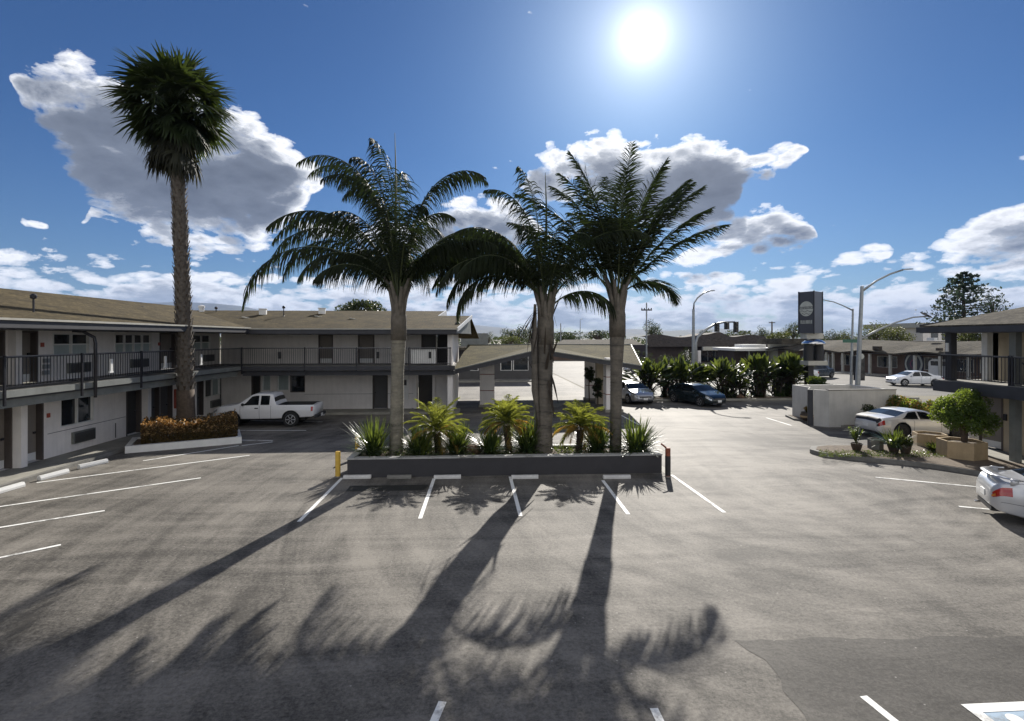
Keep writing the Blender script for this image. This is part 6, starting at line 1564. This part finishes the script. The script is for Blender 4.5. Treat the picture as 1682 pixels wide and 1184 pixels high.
b.build('signal_lens', M['grille'], ps)
b = MB(); b.lathe([(.03,-.69),(.26,-.665)],(x+.1,0,zY(1405,585,Y)),14,axis='Y'); b.build('crossing_symbol', M['sign_light'], ps)
b = MB(); b.obox((onY(1396,Y)-tl.location.x,-.1,zY(1396,560,Y)),1.5,.05,.3); b.build('street_name_plate', mat('green_plate',(.03,.12,.08),.4), tl)
lamp_post(44,(1139,650),(1139,508),[(1139,512),(1140,498),(1146,489),(1156,481),(1165,478)],'tall curved street lamp behind the dark green sedan',r=.17,m='galv',hl=.5)
lamp_post(150,(953,565),(953,528),[(953,529),(953,525),(956,524)],'far thin street lamp right of the husky trunk',r=.14,hl=.4)
# traffic signal mast with three hanging heads
Y = 62; sx0 = onY(1143,Y); ts = empty('traffic_signal',(sx0,Y,0),'curved traffic signal mast with three dark hanging heads','traffic signal')
b = MB(); b.tube([(sx0,Y,0),(sx0,Y,zY(1143,562,Y)),(onY(1146,Y),Y,zY(1146,553,Y)),(onY(1160,Y),Y,zY(1160,541,Y)),(onY(1175,Y),Y,zY(1175,532,Y)),(onY(1190,Y),Y,zY(1190,529,Y)),(onY(1207,Y),Y,zY(1207,528.5,Y))],[.22,.18,.17,.15,.13,.11,.09],8); b.build('mast', M['galv'], ts, smooth=True)
for px,y0,y1 in ((1175,530,545),(1191,529,541),(1206,528.5,546)):
    x = onY(px,Y); b = MB(); z0,z1 = zY(px,y1,Y),zY(px,y0,Y); b.box(x-.25,x+.25,Y-.6,Y-.25,z0,z1); s_ = b.build('signal_head', M['black_plastic'], ts)
    for k in range(3):
        b = MB(); b.lathe([(.15,Y-.80),(.15,Y-.70)],(x,0,z0+(z1-z0)*(k+.5)/3),10,axis='Y'); b.build('signal_lens', M['grille'], s_)
finish(ts)
def pole(px, ytop, Y, label, r=.12, bar=None, m='bark'):
    x = onY(px,Y); t = empty('utility_pole',(x,Y,0),label,'pole',group='poles and masts'); b = MB(); zt_ = zY(px,ytop,Y); b.tube([(0,0,0),(0,0,zt_)],[r,r*.7],8); b.build('pole', M[m], t)
    if bar:
        b = MB(); z = zY(px,bar[0],Y); w_ = bar[1]*Y/FPX/2; b.box(-w_,w_,-.06,.06,z-.07,z+.07)
        for q in (-.9,-.4,.4,.9): b.box(w_*q-.04,w_*q+.04,-.04,.04,z+.071,z+.22)
        b.build('crossarm', M['bark_dark'], t)
    return t
pole(1062,497,55,'thin grey pole with faint crossarm right of the slim palm trunk',.10,(509,18),'galv')
pole(1268,528,120,'wooden utility pole between trees left of the tall sign',.22,(530,11))
pole(1003,515,90,'thin mast just left of the slim palm trunk',.15,None,'galv')
pole(921,531,120,'far thin mast just right of the husky palm trunk',.18,(547,8),'galv')
# ------------------------------------------------------------------ bollards and wheel stops
def bollard(px, py, h, r, m, label, cat='bollard'):
    x,y = G(px,py); t = empty('bollard',(x,y,0),label,cat); b = MB(); b.lathe([(r,0),(r,h-.02),(r*.85,h),(.01,h+.01)],(0,0,0),16); b.build('post', M[m], t, smooth=False)
    b = MB(); b.lathe([(r+.02,0),(r+.012,.03)],(0,0,0),16); b.build('footing', M['concrete_dark'], t); return t,x,y
b1_,x1,y1 = bollard(555,783,.84,.085,'yellow','nearer yellow bollard at the left end of the planter')
b2_,x2,y2 = bollard(587,752,.80,.085,'yellow','farther yellow bollard behind the left end of the planter')
b3_,x3,y3 = bollard(1097,783,.96,.085,'rust','dark rusty bollard at the right end of the planter')
b = MB(); b.m = 0; b.lathe([(.09,.05),(.09,.70)],(0,0,0),16); b.build('black_sleeve', M['black_plastic'], b3_)
b = MB(); b.tube([(-.02,.02,.93),(-.12,.06,1.02),(-.20,.1,1.08)],.03,6); b.build('bent_hook', M['rust'], b3_)
b = MB(); b.tube([(.0,0,.35),(.3,.05,.44),(.5,.1,.56)],.018,6); b.tube([(0,0,.35),(-.15,-.05,.30)],.018,6); b.build('chain', M['black_metal'], b1_)
def stop(px, py, L, rz, label, grp, m='white', h=.11, z=0):
    x,y = G(px,py); t = MB(); n = 5; sec = [(-.075,0),(-.075,h*.45),(-.045,h),(.045,h),(.075,h*.45),(.075,0)]
    V = [(sx,yy,zz) for sx in (-L/2,L/2) for yy,zz in sec]; t.add(V,[tuple(range(6))[::-1],tuple(range(6,12))]+[(i,(i+1)%6,6+(i+1)%6,6+i) for i in range(6)])
    o = t.build('wheel_stop', M[m], loc=(x,y,z+.009)); o.rotation_euler = (0,0,rz); return tag(o,label,'wheel stop',group=grp)
M['stop'] = mat('worn_white_stop', (.55,.54,.52), .7, var=.2, scale=5, bmp=.3, streak=.3)
for (px,L,m,l) in ((587,.88,'stop','white wheel stop at the left end of the planter foot'),(656,.78,'concrete_dark','unpainted dark wheel stop by the planter foot'),(735,.88,'stop','white wheel stop beneath the widest small date palm'),
                   (862,.88,'stop','white wheel stop beneath the clump left of the husky trunk'),(1013,.90,'stop','white wheel stop at the right of the planter foot, under the slim trunk')):
    stop(px,786,L,radians(rr_.uniform(-1.5,1.5)),l,'wheel stops along the planter',m)
for (px,py,L,l,a) in ((14,806,.86,'nearest white wheel stop by the left walkway',84),(88,783,.92,'middle white wheel stop by the left walkway',80),(153,765,.92,'farthest tilted wheel stop by the left walkway, half in shade',70)):
    stop(px,py,L*1.05,radians(a),l,'wheel stops along the left walkway','white',.14)
